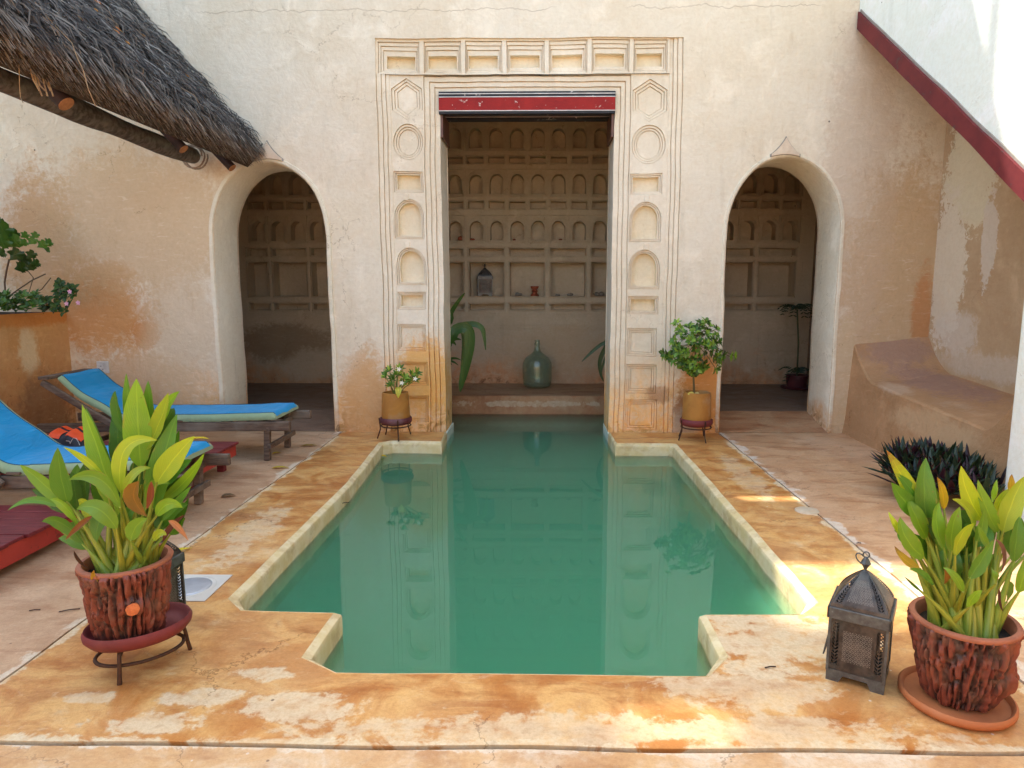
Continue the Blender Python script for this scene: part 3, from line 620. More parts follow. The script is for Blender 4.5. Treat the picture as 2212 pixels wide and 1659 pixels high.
# pilaster columns: (kind, opening u0,u1,v_top,v_bottom)
LP = [('hex', 836.6, 913, 166, 259), ('round', 840, 917, 266, 344), ('rect', 852, 903, 376, 408), ('arch', 855, 905, 437, 508.6), ('arch', 856, 907, 542, 610),
      ('rect', 859, 907, 638.5, 663), ('sq', 863, 911, 708.7, 752), ('sq', 864, 913, 789, 828), ('sq', 866, 915, 864, 908)]
RP = [('hex', 1361, 1440, 168, 260), ('round', 1361, 1437, 267, 353), ('rect', 1368, 1423, 381, 413), ('arch', 1367, 1422, 443, 516), ('arch', 1364, 1419, 547, 617),
      ('rect', 1362, 1416, 646, 672), ('sq', 1364, 1411, 718, 762), ('sq', 1363, 1409, 797, 842), ('sq', 1362, 1410, 874, 922)]
for side, LIST, xa, xb in ((0, LP, SX0+st[3], DX0-.165), (1, RP, DX1+.165, SX1-st[3])):
    n = len(LIST); mids = []
    for i in range(n-1):
        mids.append((wz(LIST[i][4], LIST[i][1])-0 + wz(LIST[i+1][3], LIST[i+1][1]))/2)
    tops = [FZ]+mids; bots = mids+[-.06]
    xc = (xa+xb)/2
    for i, (kd, u0, u1, v0, v1) in enumerate(LIST):
        x0, x1, z1, z0 = wx(u0, v0), wx(u1, v0), wz(v0, u0), wz(v1, u0)
        x0 = wx(u0, (v0+v1)/2); x1 = wx(u1, (v0+v1)/2); w = x1-x0; sh = max(min(xc+ (0), 9), -9)
        hw_p = min(w/2, (xb-xa)/2-.012-.034); cxx = min(max((x0+x1)/2, xa+.046+hw_p), xb-.046-hw_p); x0, x1 = cxx-hw_p, cxx+hw_p; w = 2*hw_p; cr = (xa, xb, bots[i], tops[i]); lim = min(cxx-xa, xb-cxx)-.012
        if kd == 'hex':
            c0, cz, rx, rz = (xa+xb)/2, (z0+z1)/2, (xb-xa)/2-.016, (z1-z0)/2
            hx = lambda k: dens([(c0+(rx-k)*sx_, cz+(rz-k*1.1)*sz_) for sx_, sz_ in ((0, 1), (1, .5), (1, -.5), (0, -1), (-1, -.5), (-1, .5))][::-1], .05)
            cell(SR, 'hexagon_panel', cr, [(hx(0), YP+.014), (hx(.028), YP+.027), (hx(.056), YP+.038)], YP, M_surround, M_surround)
        elif kd == 'round':
            c0, cz, rx, rz = (xa+xb)/2, (z0+z1)/2, (xb-xa)/2-.016, (z1-z0)/2
            rd = lambda k: [(c0+(rx-k)*math.cos(-a*math.pi/20), cz+(rz-k)*math.sin(-a*math.pi/20)) for a in range(40)]
            cell(SR, 'round_panel', cr, [(rd(0), YP+.014), (rd(.026), YP+.027), (rd(.05), YP+.038)], YP, M_surround, M_surround)
        else:
            k2 = min(.055, lim-w/2); bx = (x0, x1, z0, z1)
            fn = arched if kd == 'arch' else rect
            if kd == 'sq':
                cell(SR, 'square_panel', cr, [(grow(rect, bx, k2), YP+.014), (grow(rect, bx, k2*.5), YP+.027), (rect(*bx), YP+.039)], YP, M_surround, M_surround)
            else:
                o1, o2 = grow(fn, bx, k2), grow(fn, bx, k2*.5)
                cell(SR, 'arched_niche' if kd == 'arch' else 'rectangular_niche', cr, [(o1, YP+.013), (o2, YP+.026), (fn(*bx), YP+.10)], YP, M_surround, M_niche)
# little keys over the arched niches
for xk, zk in ((wx(875, 425), wz(424, 875)), (wx(878, 530), wz(528, 878)), (wx(1399, 428), wz(428, 1399)), (wx(1397, 534), wz(532, 1397))):
    m = MB(); m.box(xk-.026, xk+.026, YP-.009, YP+.012, zk-.035, zk+.035); m.obj('niche_key', M_surround, SR, bevel=.004)
# frieze: seven cells
fu = [(833, 897, 117, 145), (922, 989, 116, 144), (1012, 1079.6, 115, 143), (1103, 1171, 114, 142), (1194.5, 1262, 113, 142), (1286, 1354, 112, 141), (1378, 1445.6, 111, 140)]
edges = [SX0]+[(wx(fu[i][1], 130)+wx(fu[i+1][0], 130))/2 for i in range(6)]+[SX1-st[3]]
for i, (u0, u1, v0, v1) in enumerate(fu):
    x0, x1 = wx(u0, 130), min(wx(u1, 130), edges[i+1]-.075); z1, z0 = wz(v0, u0), wz(v1, u0); bx = (x0, x1, z0, z1)
    cr = (edges[i], edges[i+1], FZ, SZ)
    kL, kR, kT, kB = min(.10, x0-edges[i]-.02), min(.05, edges[i+1]-x1-.012), min(.13, SZ-z1-.012), min(.11, z0-FZ-.012)
    lv = [(rect(x0-kL*q, x1+kR*q, z0-kB*q, z1+kT*q), y) for q, y in ((1, YW+.044), (.72, YW+.056), (.42, YW+.068))]
    cell(SR, 'frieze_niche', cr, lv+[(rect(*bx), YW+.15)], YW+.026, M_surround, M_niche)
# panel between frieze and door moulding
m = MB(); xa, xb = DX0-.165, DX1+.165
m.poly(rect(xa, xb, DZ+.165, FZ, .1), (), lambda a, b: V3(a, YP, b)); m.poly(rect(SX1-st[3], SX1, FZ, SZ, .1), (), lambda a, b: V3(a, YW+.06, b))
m.obj('lintel_band', M_surround, SR)

# upper parapet (out of the picture; its top edge throws the courtyard's shade) with an added slot that lets a sun patch through
m = MB(); PT = 8.06
sx0, sx1, sz0, sz1 = -.40, .12, 5.20, 5.62
m.box(-9, sx0, YW+.002, YW+.1, ZT, PT); m.box(sx1, 9, YW+.002, YW+.1, ZT, PT); m.box(sx0, sx1, YW+.002, YW+.1, ZT, sz0); m.box(sx0, sx1, YW+.002, YW+.1, sz1, PT)
m.obj('parapet', M_wall, W)

# ------------------------------------------------------------------ lintel beam of the doorway
LB = thing('door_lintel', 'red and black painted wooden lintel across the top of the pool doorway', 'lintel', (-.15, 7.45, 3.5))
za, zb_ = wz(243), DZ+.004
m = MB(); m.box(DX0-.005, DX1+.005, YW+.035, YW+.16, za, zb_, 1)
zr0, zr1 = wz(236), wz(208)
m.box(DX0-.004, DX1+.004, YW+.031, YW+.05, zr0, zr1, 0)
for z_ in (wz(207), wz(237), wz(200)): m.box(DX0-.003, DX1+.003, YW+.028, YW+.04, z_-.004, z_+.004, 2)
m.obj('front_beam', [M_red, M_blk, M_wline], LB)
m = MB(); z1_ = ony(1137, 262, YI).z
m.box(DX0, DX1, YW+.30, YI-.11, z1_+.05, zb_, 0); m.box(DX0+.0, DX1-.0, YI-.10, YI+.03, z1_, z1_+.07, 1)
m.box(DX0+.0, DX1-.0, YI-.104, YI-.098, z1_+.02, z1_+.028, 2); m.box(DX0, DX1, YW+.16, YW+.3, za+.03, zb_, 0)
m.obj('inner_beam', [M_stair, M_blk, M_wline], LB)
for xs, sg in ((DX0, 1), (DX1, -1)):
    m = MB(); m.obox((xs+sg*.016, YW+.33, za-.10), (.013, 0, 0), (0, .25, .0), (0, .0, .13)); m.obj('side_bracket', M_brownboard, LB, bevel=.004)

# ------------------------------------------------------------------ alcove room
m = MB(); zf = .13
fl = MB()
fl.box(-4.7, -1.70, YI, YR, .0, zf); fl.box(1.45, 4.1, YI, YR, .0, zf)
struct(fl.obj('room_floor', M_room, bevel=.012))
fl = MB()
fl.grid(lambda a, b: Vector((-1.70+a*3.15, 9.06, -.28+b*.40)) , 2, 2)
fl.grid(lambda a, b: Vector((-1.70+a*3.15, 9.06+.02*math.sin(b*math.pi/2), .12+.012*math.sin(b*1.57))), 2, 4)
fl.poly([(-1.70, 9.08), (1.45, 9.08), (1.45, YR), (-1.70, YR)], (), lambda x, y: Vector((x, y, .132)))
fl.box(-1.699, 1.449, 9.10, YR, -.3, .128)
struct(fl.obj('room_platform', M_plat))
for (x0, x1, *_r) in (AL, AR):
    m = MB(); n_ = 6
    m.grid(lambda a, b: Vector((x0-.02+a*(x1-x0+.04), YW-.005+b*(YI+.01-YW), .004+.126*b)), 2, 2)
    m.grid(lambda a, b: Vector((x0-.02+a*(x1-x0+.04), YI+.005, .131*b)), 2, 2)
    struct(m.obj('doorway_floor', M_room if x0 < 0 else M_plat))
A = thing('niche_wall', 'dark rear wall of the pool alcove covered with carved plaster niches', 'wall', (-.2, YR, 0))
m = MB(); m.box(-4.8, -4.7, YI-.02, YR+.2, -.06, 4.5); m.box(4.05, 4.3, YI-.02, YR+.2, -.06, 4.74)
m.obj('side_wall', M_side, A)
m = MB(); m.box(-4.8, 4.2, YI+.001, YR+.25, 4.45, 4.74); m.obj('ceiling', M_raft, A)
def R3(x, y, z):
    w_ = warp((x*1.3, YR, z*1.3), .6); return Vector((x+w_.x-x*1.3, y, z+w_.z-z*1.3))
def rz_(v): return ony(1137, v, YR).z
rowsz = {'a1': (rz_(319.6), rz_(276)), 'r1': (rz_(352), rz_(338.5)), 'a2': (rz_(418.6), rz_(375.5)), 'r2': (rz_(450), rz_(435)), 'a3': (rz_(519), rz_(477)),
         'w1': (rz_(552), rz_(536.5)), 'b': (rz_(640), rz_(566.5)), 'w2': (rz_(669.5), rz_(656.5))}
order = ['a1', 'r1', 'a2', 'r2', 'a3', 'w1', 'b', 'w2']
bnd = [4.02]+[(rowsz[order[i]][0]+rowsz[order[i+1]][1])/2 for i in range(7)]+[rz_(678)]
nn = 0
def niche_bay(xs, xe, arch0, ap, big0):
    """fill x range xs..xe with columns; arch0 = centre of one small niche, big0 = centre of one wide niche"""
    global nn
    bp = ap*2
    for r_i, key in enumerate(order):
        z0, z1 = rowsz[key]; zt_, zb2 = bnd[r_i], bnd[r_i+1]
        small = key[0] in 'ar'; p = ap if small else bp; c0 = arch0 if small else big0
        k0 = math.ceil((xs-c0)/p-.5); k1 = math.floor((xe-c0)/p+.5)
        for k_ in range(k0, k1+1):
            c = c0+k_*p; a_, b_2 = max(c-p/2, xs), min(c+p/2, xe)
            if b_2-a_ < .001: continue
            if b_2-a_ < .06:
                q = MB(); q.poly(rect(a_, b_2, zb2, zt_, .1), (), lambda a, b: R3(a, YR, b)); q.obj('wall_strip', M_rear, A); continue
            hw = ap*.325 if key[0] == 'a' else (ap*.37 if small else bp*.425)
            x0, x1 = max(c-hw, a_+.035), min(c+hw, b_2-.035)
            if x1-x0 < .05:
                q = MB(); q.poly(rect(a_, b_2, zb2, zt_, .1), (), lambda a, b: R3(a, YR, b)); q.obj('wall_strip', M_rear, A); continue
            bx = (x0, x1, z0, z1)
            if key[0] == 'a':
                full = abs((x0+x1)/2-c) < .01 and b_2-a_ > ap*.975
                lv = []
                if full:
                    g1 = arched(x0-.027, x1+.027, z0-.030, min(z1+.042, zt_-.040), rise=.15)
                    g2 = rect(a_+.009, b_2-.009, z0-.044, min(z1+.10, zt_-.012), .05)
                    lv = [(g2, YR+.006), (g1, YR+.010), (arched(x0-.012, x1+.012, z0-.013, min(z1+.016, zt_-.058), rise=.135), YR+.016)]
                lv += [(arched(*bx), YR+.20)]
                nmn = 'arched_niche'
            else:
                lv = [(grow(rect, bx, .024), YR+.010), (grow(rect, bx, .011), YR+.004), (rect(*bx), YR+(.15 if key != 'b' else .24))]
                nmn = 'square_niche' if key == 'b' else 'rectangular_niche'
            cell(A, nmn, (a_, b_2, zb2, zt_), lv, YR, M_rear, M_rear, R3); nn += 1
xq = lambda u, v=500: ony(u, v, YR).x
XA, XB = -2.6, 2.15
niche_bay(-1.62, 1.42, xq(1161.7), .306, xq(1050))
niche_bay(-4.45, -3.02, xq(640.6), .294, xq(621.5))
niche_bay(2.62, 3.90, xq(1661.7), .312, xq(1682.3))
# plain parts, mouldings, lower wall
m = MB()
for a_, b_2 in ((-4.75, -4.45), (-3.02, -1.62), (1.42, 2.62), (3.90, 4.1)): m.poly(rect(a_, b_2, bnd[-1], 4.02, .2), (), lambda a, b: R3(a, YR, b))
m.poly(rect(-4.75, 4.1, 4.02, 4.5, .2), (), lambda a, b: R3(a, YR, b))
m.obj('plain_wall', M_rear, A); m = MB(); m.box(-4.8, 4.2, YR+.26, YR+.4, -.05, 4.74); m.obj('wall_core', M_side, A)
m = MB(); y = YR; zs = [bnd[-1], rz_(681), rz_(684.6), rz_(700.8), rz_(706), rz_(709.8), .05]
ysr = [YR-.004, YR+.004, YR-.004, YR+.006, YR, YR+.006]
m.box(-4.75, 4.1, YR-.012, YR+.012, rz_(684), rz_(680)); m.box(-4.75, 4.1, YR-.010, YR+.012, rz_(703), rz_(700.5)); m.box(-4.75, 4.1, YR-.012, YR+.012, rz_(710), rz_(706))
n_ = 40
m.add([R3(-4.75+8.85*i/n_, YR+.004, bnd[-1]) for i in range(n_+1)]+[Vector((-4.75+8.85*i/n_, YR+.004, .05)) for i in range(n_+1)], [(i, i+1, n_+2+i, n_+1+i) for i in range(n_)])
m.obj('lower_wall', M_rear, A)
# recessed dado panels behind the right arch
for v0, v1 in ((722, 758), (764, 801)):
    z1, z0 = rz_(v0), rz_(v1); x0, x1 = xq(1636, 760), xq(1718, 760)
    m = MB(); m.box(x0, x1, YR-.012, YR, z0, z1); m.obj('dado_panel', M_rear, A, bevel=.008)
z1, z0 = rz_(715), rz_(826); m = MB(); m.box(xq(1560, 760), xq(1600, 760), YR-.014, YR, z0+.02, z1-.16); m.obj('dado_panel', M_rear, A, bevel=.008)

# ------------------------------------------------------------------ right side: alcove wall, bench, stair
rw = thing('side_courtyard_wall', 'peeling tan plaster wall behind the bench under the stair', 'wall', (4.19, 6, 0))
m = MB(); m.box(4.19, 4.35, -4, YW+.02, -.05, 4.6); m.obj('wall_face', M_right, rw)
B = thing('plaster_bench', 'curved brown plaster bench built into the right corner', 'bench', (3.8, 6.2, 0))
def bench_prof(yy_):
    """returns front x, seat z front, seat z back"""
    q = (YW-yy_)/(YW-5.25); return 3.40+.08*q, .655-.15*q, .745-.14*q
m = MB(); NY = 60; prof_pts = []
for j in range(NY+1):
    y_ = YW+.01-(YW-4.75)*j/NY; fx, zf_, zbk = bench_prof(y_)
    # arm curve at the far end and at the near end
    e1 = max(0, 1-(YW-y_)/.43); e2 = max(0, (5.25-y_)/.45)
    lift = .34*(.38*min(1, e1)+.62*min(1, e1)**2.3) + .55*min(1, e2)**1.6
    base_out = .04*math.sin(min(1, (YW-y_)/1.2)*math.pi/2)
    wq = mnoise.noise(Vector((y_*2.3, 1, 2)))*.012; row = [(fx-.07-base_out, y_, -.02), (fx-.045-base_out*.7+wq, y_, .2), (fx-.022+wq, y_, (zf_+lift)*.7), (fx-.004+wq, y_, zf_+lift-.022), (fx+.012+wq, y_, zf_+lift-.003), (fx+.05, y_, zf_+lift+.004), (fx+.4, y_, zf_+(zbk-zf_)*.5+lift-.012+wq), (4.05, y_, zbk+lift*.97-.01), (4.2, y_, zbk+lift*.97)]
    prof_pts.append(row)
kk = len(prof_pts[0])
m.add([p for r_ in prof_pts for p in r_], [(j*kk+i, j*kk+i+1, (j+1)*kk+i+1, (j+1)*kk+i) for j in range(NY) for i in range(kk-1)])
m.add(prof_pts[-1]+[(4.2, 4.75, -.02)], [tuple(range(kk+1))])
m.obj('bench_body', M_bench, B, smooth=11)
ST = thing('outdoor_stair', 'white limewashed stair flank with a maroon sloping edge at upper right', 'stair', (3.25, 5.5, 0))
XS = 3.22
p_top, p_bot = Vector((XS, 7.35, ony(1853, 22, 7.33).z)), None
d0 = ray(2212, 366); p_bot = Vector((0, 0, EYE))+d0*(XS/d0.x)
d1 = ray(2212, 386); p_bot2 = Vector((0, 0, EYE))+d1*(XS/d1.x)
sl_ = (p_top.z-p_bot.z)/(p_top.y-p_bot.y)
def zline(y_, off=0): return p_bot.z+sl_*(y_-p_bot.y)+off
y0_ = 3.9
m = MB(); n_ = 24
for i in range(n_):
    ya, yb = y0_+(7.345-y0_)*i/n_, y0_+(7.345-y0_)*(i+1)/n_
    m.add([(XS, ya, zline(ya, .0)), (XS, yb, zline(yb, .0)), (XS, yb, 8.5), (XS, ya, 8.5)], [(0, 3, 2, 1)])
m.add([(XS, y0_, zline(y0_)), (XS+.2, y0_, zline(y0_)), (XS+.2, y0_, 8.5), (XS, y0_, 8.5)], [(0, 1, 2, 3)])
m.add([(XS+.2, y0_, zline(y0_)), (XS+.2, 7.345, zline(7.345)), (XS+.2, 7.345, 8.5), (XS+.2, y0_, 8.5)], [(0, 1, 2, 3)])
m.obj('stair_parapet', M_white, ST)
m = MB(); th = -.155
pts = []; n_ = 26
for i in range(n_+1):
    y_ = 4.2+(7.30-4.2)*i/n_; w_ = mnoise.noise(Vector((y_*2.2, 0, 3)))*.014; pts.append((y_, zline(y_, .012+w_), zline(y_, th+.02*mnoise.noise(Vector((y_*1.6, 4, 3))))))
for k_, xx in ((0, XS-.035), (1, XS+.03)):
    m.add([(xx, a, b) for a, b, c in pts]+[(xx, a, c) for a, b, c in pts], [(i, i+1, n_+2+i, n_+1+i) for i in range(n_)])
m.add([(XS-.035, a, c) for a, b, c in pts]+[(XS+.03, a, c) for a, b, c in pts], [(i, i+1, n_+2+i, n_+1+i) for i in range(n_)])
m.add([(XS-.035, a, b) for a, b, c in pts]+[(XS+.03, a, b) for a, b, c in pts], [(i, i+1, n_+2+i, n_+1+i) for i in range(n_)])
m.add([(XS-.035, 7.30, pts[-1][1]), (XS+.03, 7.30, pts[-1][1]), (XS+.03, 7.30, pts[-1][2]), (XS-.035, 7.30, pts[-1][2])], [(0, 1, 2, 3)])
m.obj('stair_stringer', M_stair, ST)
m = MB(); m.add([(XS-.012, a, b-.002) for a, b, c in pts]+[(XS-.012, a, b+.022) for a, b, c in pts], [(i, i+1, n_+2+i, n_+1+i) for i in range(n_)]); m.add([(XS-.012, a, b+.022) for a, b, c in pts]+[(XS+.002, a, b+.022) for a, b, c in pts], [(i, i+1, n_+2+i, n_+1+i) for i in range(n_)]); m.obj('joint_strip', M_shell_grey, ST)
m = MB(); m.add([(XS+.03, 4.2, zline(4.2, -.10)), (4.19, 4.2, zline(4.2, -.10)), (4.19, 7.34, zline(7.34, -.10)), (XS+.03, 7.34, zline(7.34, -.10))], [(0, 1, 2, 3)])
m.obj('stair_soffit', M_right, ST)
PLR = MB(); PLR.box(XS-.004, 4.185, 2.4, 4.585, -.04, 2.6)
tag(PLR.obj('white_pier', M_white, bevel=.02), 'white limewashed pier at the right edge below the stair', 'pier')

# left planter
PLN = thing('raised_planter', 'tall orange-stained plaster planter at the left edge', 'planter', (-5.6, 5, 0))
m = MB(); Z_ = 1.335
def pl_face(a, b):
    y_ = 2.5+a*(YW+.01-2.5); z_ = -.03+b*(Z_+.03); n_ = mnoise.noise(Vector((0, y_*1.5, z_*1.5)))
    return Vector((-5.2+.02*n_, y_, z_))
m.grid(pl_face, 60, 24); m.box(-5.34, -5.215, 2.5, YW+.01, Z_-.16, Z_-.05)
m.box(-5.36, -5.24, 2.5, YW+.01, 0, Z_-.17)
m.obj('planter_wall', M_planter, PLN, smooth=60)
m = MB(); m.box(-7, -5.212, 2.5, YW, .2, Z_-.008); m.obj('soil', M_soil, PLN)
# walls that close the yard behind and beside the camera
ow = thing('outer_wall', 'plain cream yard wall behind the planter, left of the pool', 'wall', (-7.0, 2, 0))
m = MB(); m.box(-7.2, -7.0, -5, YW+.3, -.05, 3.0); m.obj('wall_face', M_wall, ow)
ow = thing('outer_wall', 'plain cream yard wall facing the pool from the near end', 'wall', (0, -5, 0))
m = MB(); m.box(-7.2, 4.4, -5.2, -5.0, -.05, 3.6); m.obj('wall_face', M_wall, ow)
# rooftop canopy over the alcove roof: added out of view to block the sun and shape its patches on the deck
RC = thing('rooftop_sun_blocker', 'added unseen sun canopy on posts on the roof above', 'blocker', (0, 9, 4.74))
m = MB(); q = 14.0
ox, oy = -.35*q, .444*q
def slabc(x0, x1, y0, y1): m.box(x0+ox, x1+ox, y0+oy, y1+oy, q, q+.05)
slabc(-6.5, .30, 1.0, 3.06); slabc(.30, .70, 2.36, 3.06); slabc(.30, .70, 1.0, 2.24); slabc(.70, 6.5, 1.0, 3.06); slabc(-6.5, 1.18, 3.02, 3.95)
m.obj('blocker_slab', M_under, RC)
for x_, y_ in ((-11.2, 7.6), (-11.2, 9.9), (1.3, 7.6), (1.3, 9.0), (-5, 9.9), (-5, 8.0)):
    m = MB(); m.tube([(x_, y_, 4.7), (x_, y_, q)], .05, 8); m.obj('blocker_post', M_raft, RC)

# ================================================================== loose objects
def wood_part(name, parent, a, b, w, h, mat=M_wood, bevel=.006):
    m = MB(); m.bar(a, b, w, h); return m.obj(name, mat, parent, bevel=bevel)
def lounger(y0, hinge, bx, label, lean=.36, foot=-2.30, zadd=0.0):
    """foot towards the pool (+x), head to the left; y0 = near side"""
    t = thing('sun_lounger', label, 'sun lounger', (-3.3, y0+.28, 0), 'blue sun loungers beside the pool')
    y1 = y0+.56; sk = .03
    for yy_ in (y0, y1):
        m = MB(); m.bar((foot, yy_, .335), (-4.72, yy_+.10, .285), .045, .085); m.obj('side_rail', M_wood, t, bevel=.008)
        for xx, r_ in ((foot-.22, 0), (-4.25, .08)):
            m = MB(); m.bar((xx-.02, yy_+r_+(.028 if yy_ == y0 else -.028), .005), (xx+.0, yy_+r_+(.028 if yy_ == y0 else -.028), .375), .055, .05, up=(0, 1, 0)); m.obj('leg', M_wood, t, bevel=.006)
    for xx, zz in ((foot-.20, .14), (-4.25, .14), (foot-.2, .30), (-3.9, .29)):
        m = MB(); m.bar((xx, y0-.02, zz), (xx, y1+.06, zz), .035, .045); m.obj('stretcher', M_wood, t, bevel=.005)
    # slats under the cushion
    for i in range(9):
        xx = foot-.30-i*.15
        m = MB(); m.box(xx-.045, xx+.045, y0+.02, y1-.02, .365, .38); m.obj('slat', M_wood, t)
    hx, hz = hinge, .33
    dx_, dz_ = -(bx-0), lean
    back = MB()
    for yy_ in (y0+.02, y1-.0):
        m = MB(); m.bar((hx+.05, yy_-.035 if yy_ < y0+.1 else yy_, hz-.03), (hx+dx_-.06, yy_+.01 if yy_ < y0+.1 else yy_+.05, hz+dz_-.02), .04, .06); m.obj('back_rail', M_wood, t, bevel=.012)
    m = MB(); m.bar((hx+dx_-.03, y0+.0, hz+dz_+.02), (hx+dx_-.03, y1+.08, hz+dz_+.02), .09, .03); m.obj('head_rail', M_wood, t, bevel=.006)
    # cushion: profile along the bed, foot to head
    P_ = [(foot-.13, .455+zadd), (foot-.35, .447+zadd), (foot-.75, .43+zadd*.5), (foot-1.1, .425), (hx+.25, .42), (hx+.02, .425), (hx-.16, .41+.16*dz_/abs(dx_)+.0), (hx+dx_*.6, hz+dz_*.6+.05), (hx+dx_+.05, hz+dz_+.055)]
    def prof(a):
        f = a*(len(P_)-1); i = min(int(f), len(P_)-2); q = f-i; p0, p1, p2, p3 = P_[max(i-1, 0)], P_[i], P_[i+1], P_[min(i+2, len(P_)-1)]
        return [.5*(2*p1[k]+(p2[k]-p0[k])*q+(2*p0[k]-5*p1[k]+4*p2[k]-p3[k])*q*q+(3*p1[k]-p0[k]-3*p2[k]+p3[k])*q**3) for k in (0, 1)]
    th = .062; w0, w1 = y0-.01, y1+.02
    sec = [(0, 0), (-.012, .35), (.0, .78), (.06, 1), (.12, 1.03), (.3, 1.06), (.5, 1.05), (.7, 1.06), (.88, 1.03), (.94, 1), (1.0, .78), (1.012, .35), (1, 0)]
    def cush(a, b):
        x, z = prof(a); x2, z2 = prof(min(a+.01, 1)) if a < .99 else prof(a); i = round(b*(len(sec)-1)); yy_, h = sec[i]
        endr = 1-.55*max(0, 1-a/.025) - .55*max(0, 1-(1-a)/.02)
        n_ = mnoise.noise(Vector((x*4, yy_*3, y0)))*.014+mnoise.noise(Vector((x*11, yy_*5, y0)))*.008
        return Vector((x, w0+(w1-w0)*yy_+.10*a, z-th+th*h*endr+n_*(1 if .1 < yy_ < .9 else .2)))
    top = MB(); NU = 70
    def sub(i0, i1, mat_, name, par):
        m = MB(); vs = [cush(a/NU, i/(len(sec)-1)) for a in range(NU+1) for i in range(i0, i1+1)]; k_ = i1-i0+1
        m.add(vs, [(a*k_+i, (a+1)*k_+i, (a+1)*k_+i+1, a*k_+i+1) for a in range(NU) for i in range(k_-1)])
        return m.obj(name, mat_, par, smooth=60)
    cz = sub(3, 9, M_blue, 'cushion', t)
    m = MB()
    for i0, i1 in ((0, 3), (9, 12)):
        vs = [cush(a/NU, i/(len(sec)-1)) for a in range(NU+1) for i in range(i0, i1+1)]; k_ = i1-i0+1
        m.add(vs, [(a*k_+i, (a+1)*k_+i, (a+1)*k_+i+1, a*k_+i+1) for a in range(NU) for i in range(k_-1)])
    for a in (0, NU):
        vs = [cush(a/NU, i/(len(sec)-1)) for i in range(len(sec))]; m.add(vs, [tuple(range(len(sec)))])
    vs = [cush(a/NU, i/(len(sec)-1)) for a in range(NU+1) for i in (0, 12)]
    m.add(vs, [(a*2, a*2+1, a*2+3, a*2+2) for a in range(NU)])
    m.obj('cushion_edging', M_sage, cz, smooth=60)
    for i in (3, 9):
        m = MB(); m.tube([cush(a/NU, i/(len(sec)-1))+Vector((0, 0, .001)) for a in range(1, NU)], .0032, 5, caps=False); m.obj('seam_piping', M_seam, cz, smooth=60)
    return t
lounger(6.05, -3.93, .60, 'far blue lounger with raised head beside the left arch', .42)
lounger(4.27, -3.60, .62, 'near blue lounger cut off by the left edge of the picture', .52, zadd=.02)

def plank_table(name, label, x0, x1, y0, y1, zt, n, mat_top, mat_ap, stag=0.0, grp='low red slatted tables', leg=.17, ap=.10):
    t = thing(name, label, 'table', ((x0+x1)/2, (y0+y1)/2, 0), grp); w = (y1-y0)/n
    for i in range(n):
        m = MB(); a, b = y0+i*w+.004, y0+(i+1)*w-.004; e_ = stag*rnd.uniform(-1, 1)
        m.box(x0, x1+e_, a, b, zt-.022, zt+rnd.uniform(-.002, .002)); m.obj('plank', mat_top, t, bevel=.004)
    m = MB(); m.box(x1-.055, x1-.025, y0+.01, y1-.01, zt-.022-ap, zt-.023); m.obj('end_apron', mat_ap, t, bevel=.004)
    m = MB(); m.box(x0+.03, x1-.056, y0+.012, y0+.04, zt-.022-ap, zt-.023); m.obj('side_apron', mat_top, t, bevel=.004)
    for xx in (x0+.1, x1-.13):
        for yy_ in (y0+.07, y1-.08):
            m = MB(); m.box(xx-.03, xx+.03, yy_-.03, yy_+.03, 0.001, zt-.023); m.obj('leg', mat_top, t, bevel=.004)
    return t
T1 = plank_table('low_table', 'low red plank table between the two loungers holding a straw mat', -4.75, -2.66, 5.10, 5.78, .25, 5, M_redwood, M_redapron)
T2 = plank_table('low_table', 'low red plank table in front of the near lounger with a bright red end', -4.9, -2.95, 3.28, 4.20, .19, 7, M_redwood, M_redapron, stag=.02, ap=.115)
# woven mat
m = MB(); mc = onz(157, 980, .25)
def mat_fn(a, b):
    r = .235*b; th = a*2*math.pi; z = .256+.004*abs(math.sin(b*60)); return Vector((mc.x+r*1.0*math.cos(th), mc.y+r*.86*math.sin(th), z if b < .97 else .251))
m.grid(mat_fn, 48, 60, True); tag(m.obj('woven_mat', M_weave, smooth=40), 'round braided straw mat lying on the red table', 'mat')
# life vest
vc = onz(146, 955, .25); LV = thing('life_vest', 'folded orange and black life vest on the red table beside the lounger', 'life vest', (vc.x, vc.y, .25))
m = MB()
def vest(a, b):
    x = (a-.5)*.48; y = (b-.5)*.30; ed = (1-abs(2*a-1)**5)*(1-abs(2*b-1)**5)
    return Vector((vc.x+x, vc.y+y+.03*math.sin(a*4), .252+.115*ed*(1-.28*abs(math.sin(a*3*math.pi)))*(.9+.25*b)))
m.grid(vest, 44, 22); m.obj('vest_body', M_vest, LV, smooth=60)
for (a0, a1, b0, b1) in ((.04, .22, .08, .50), (.04, .22, .60, .95), (.30, .50, .08, .50), (.30, .50, .60, .95), (.62, .95, .12, .50), (.62, .95, .60, .95)):
    m = MB(); m.grid(lambda a, b: vest(a0+(a1-a0)*a, b0+(b1-b0)*b)+Vector((0, -.004, .006)), 10, 8)
    m.obj('orange_panel', M_orange, LV, smooth=60)
m = MB(); m.tube([vest(.7+.05*math.sin(i*.9), .02+.02*math.cos(i))+Vector((i*.012, -.02-.01*math.sin(i*.8), .012+.025*math.sin(i*.7)**2)) for i in range(10)], .0022, 6); m.obj('cord', M_wline, LV)
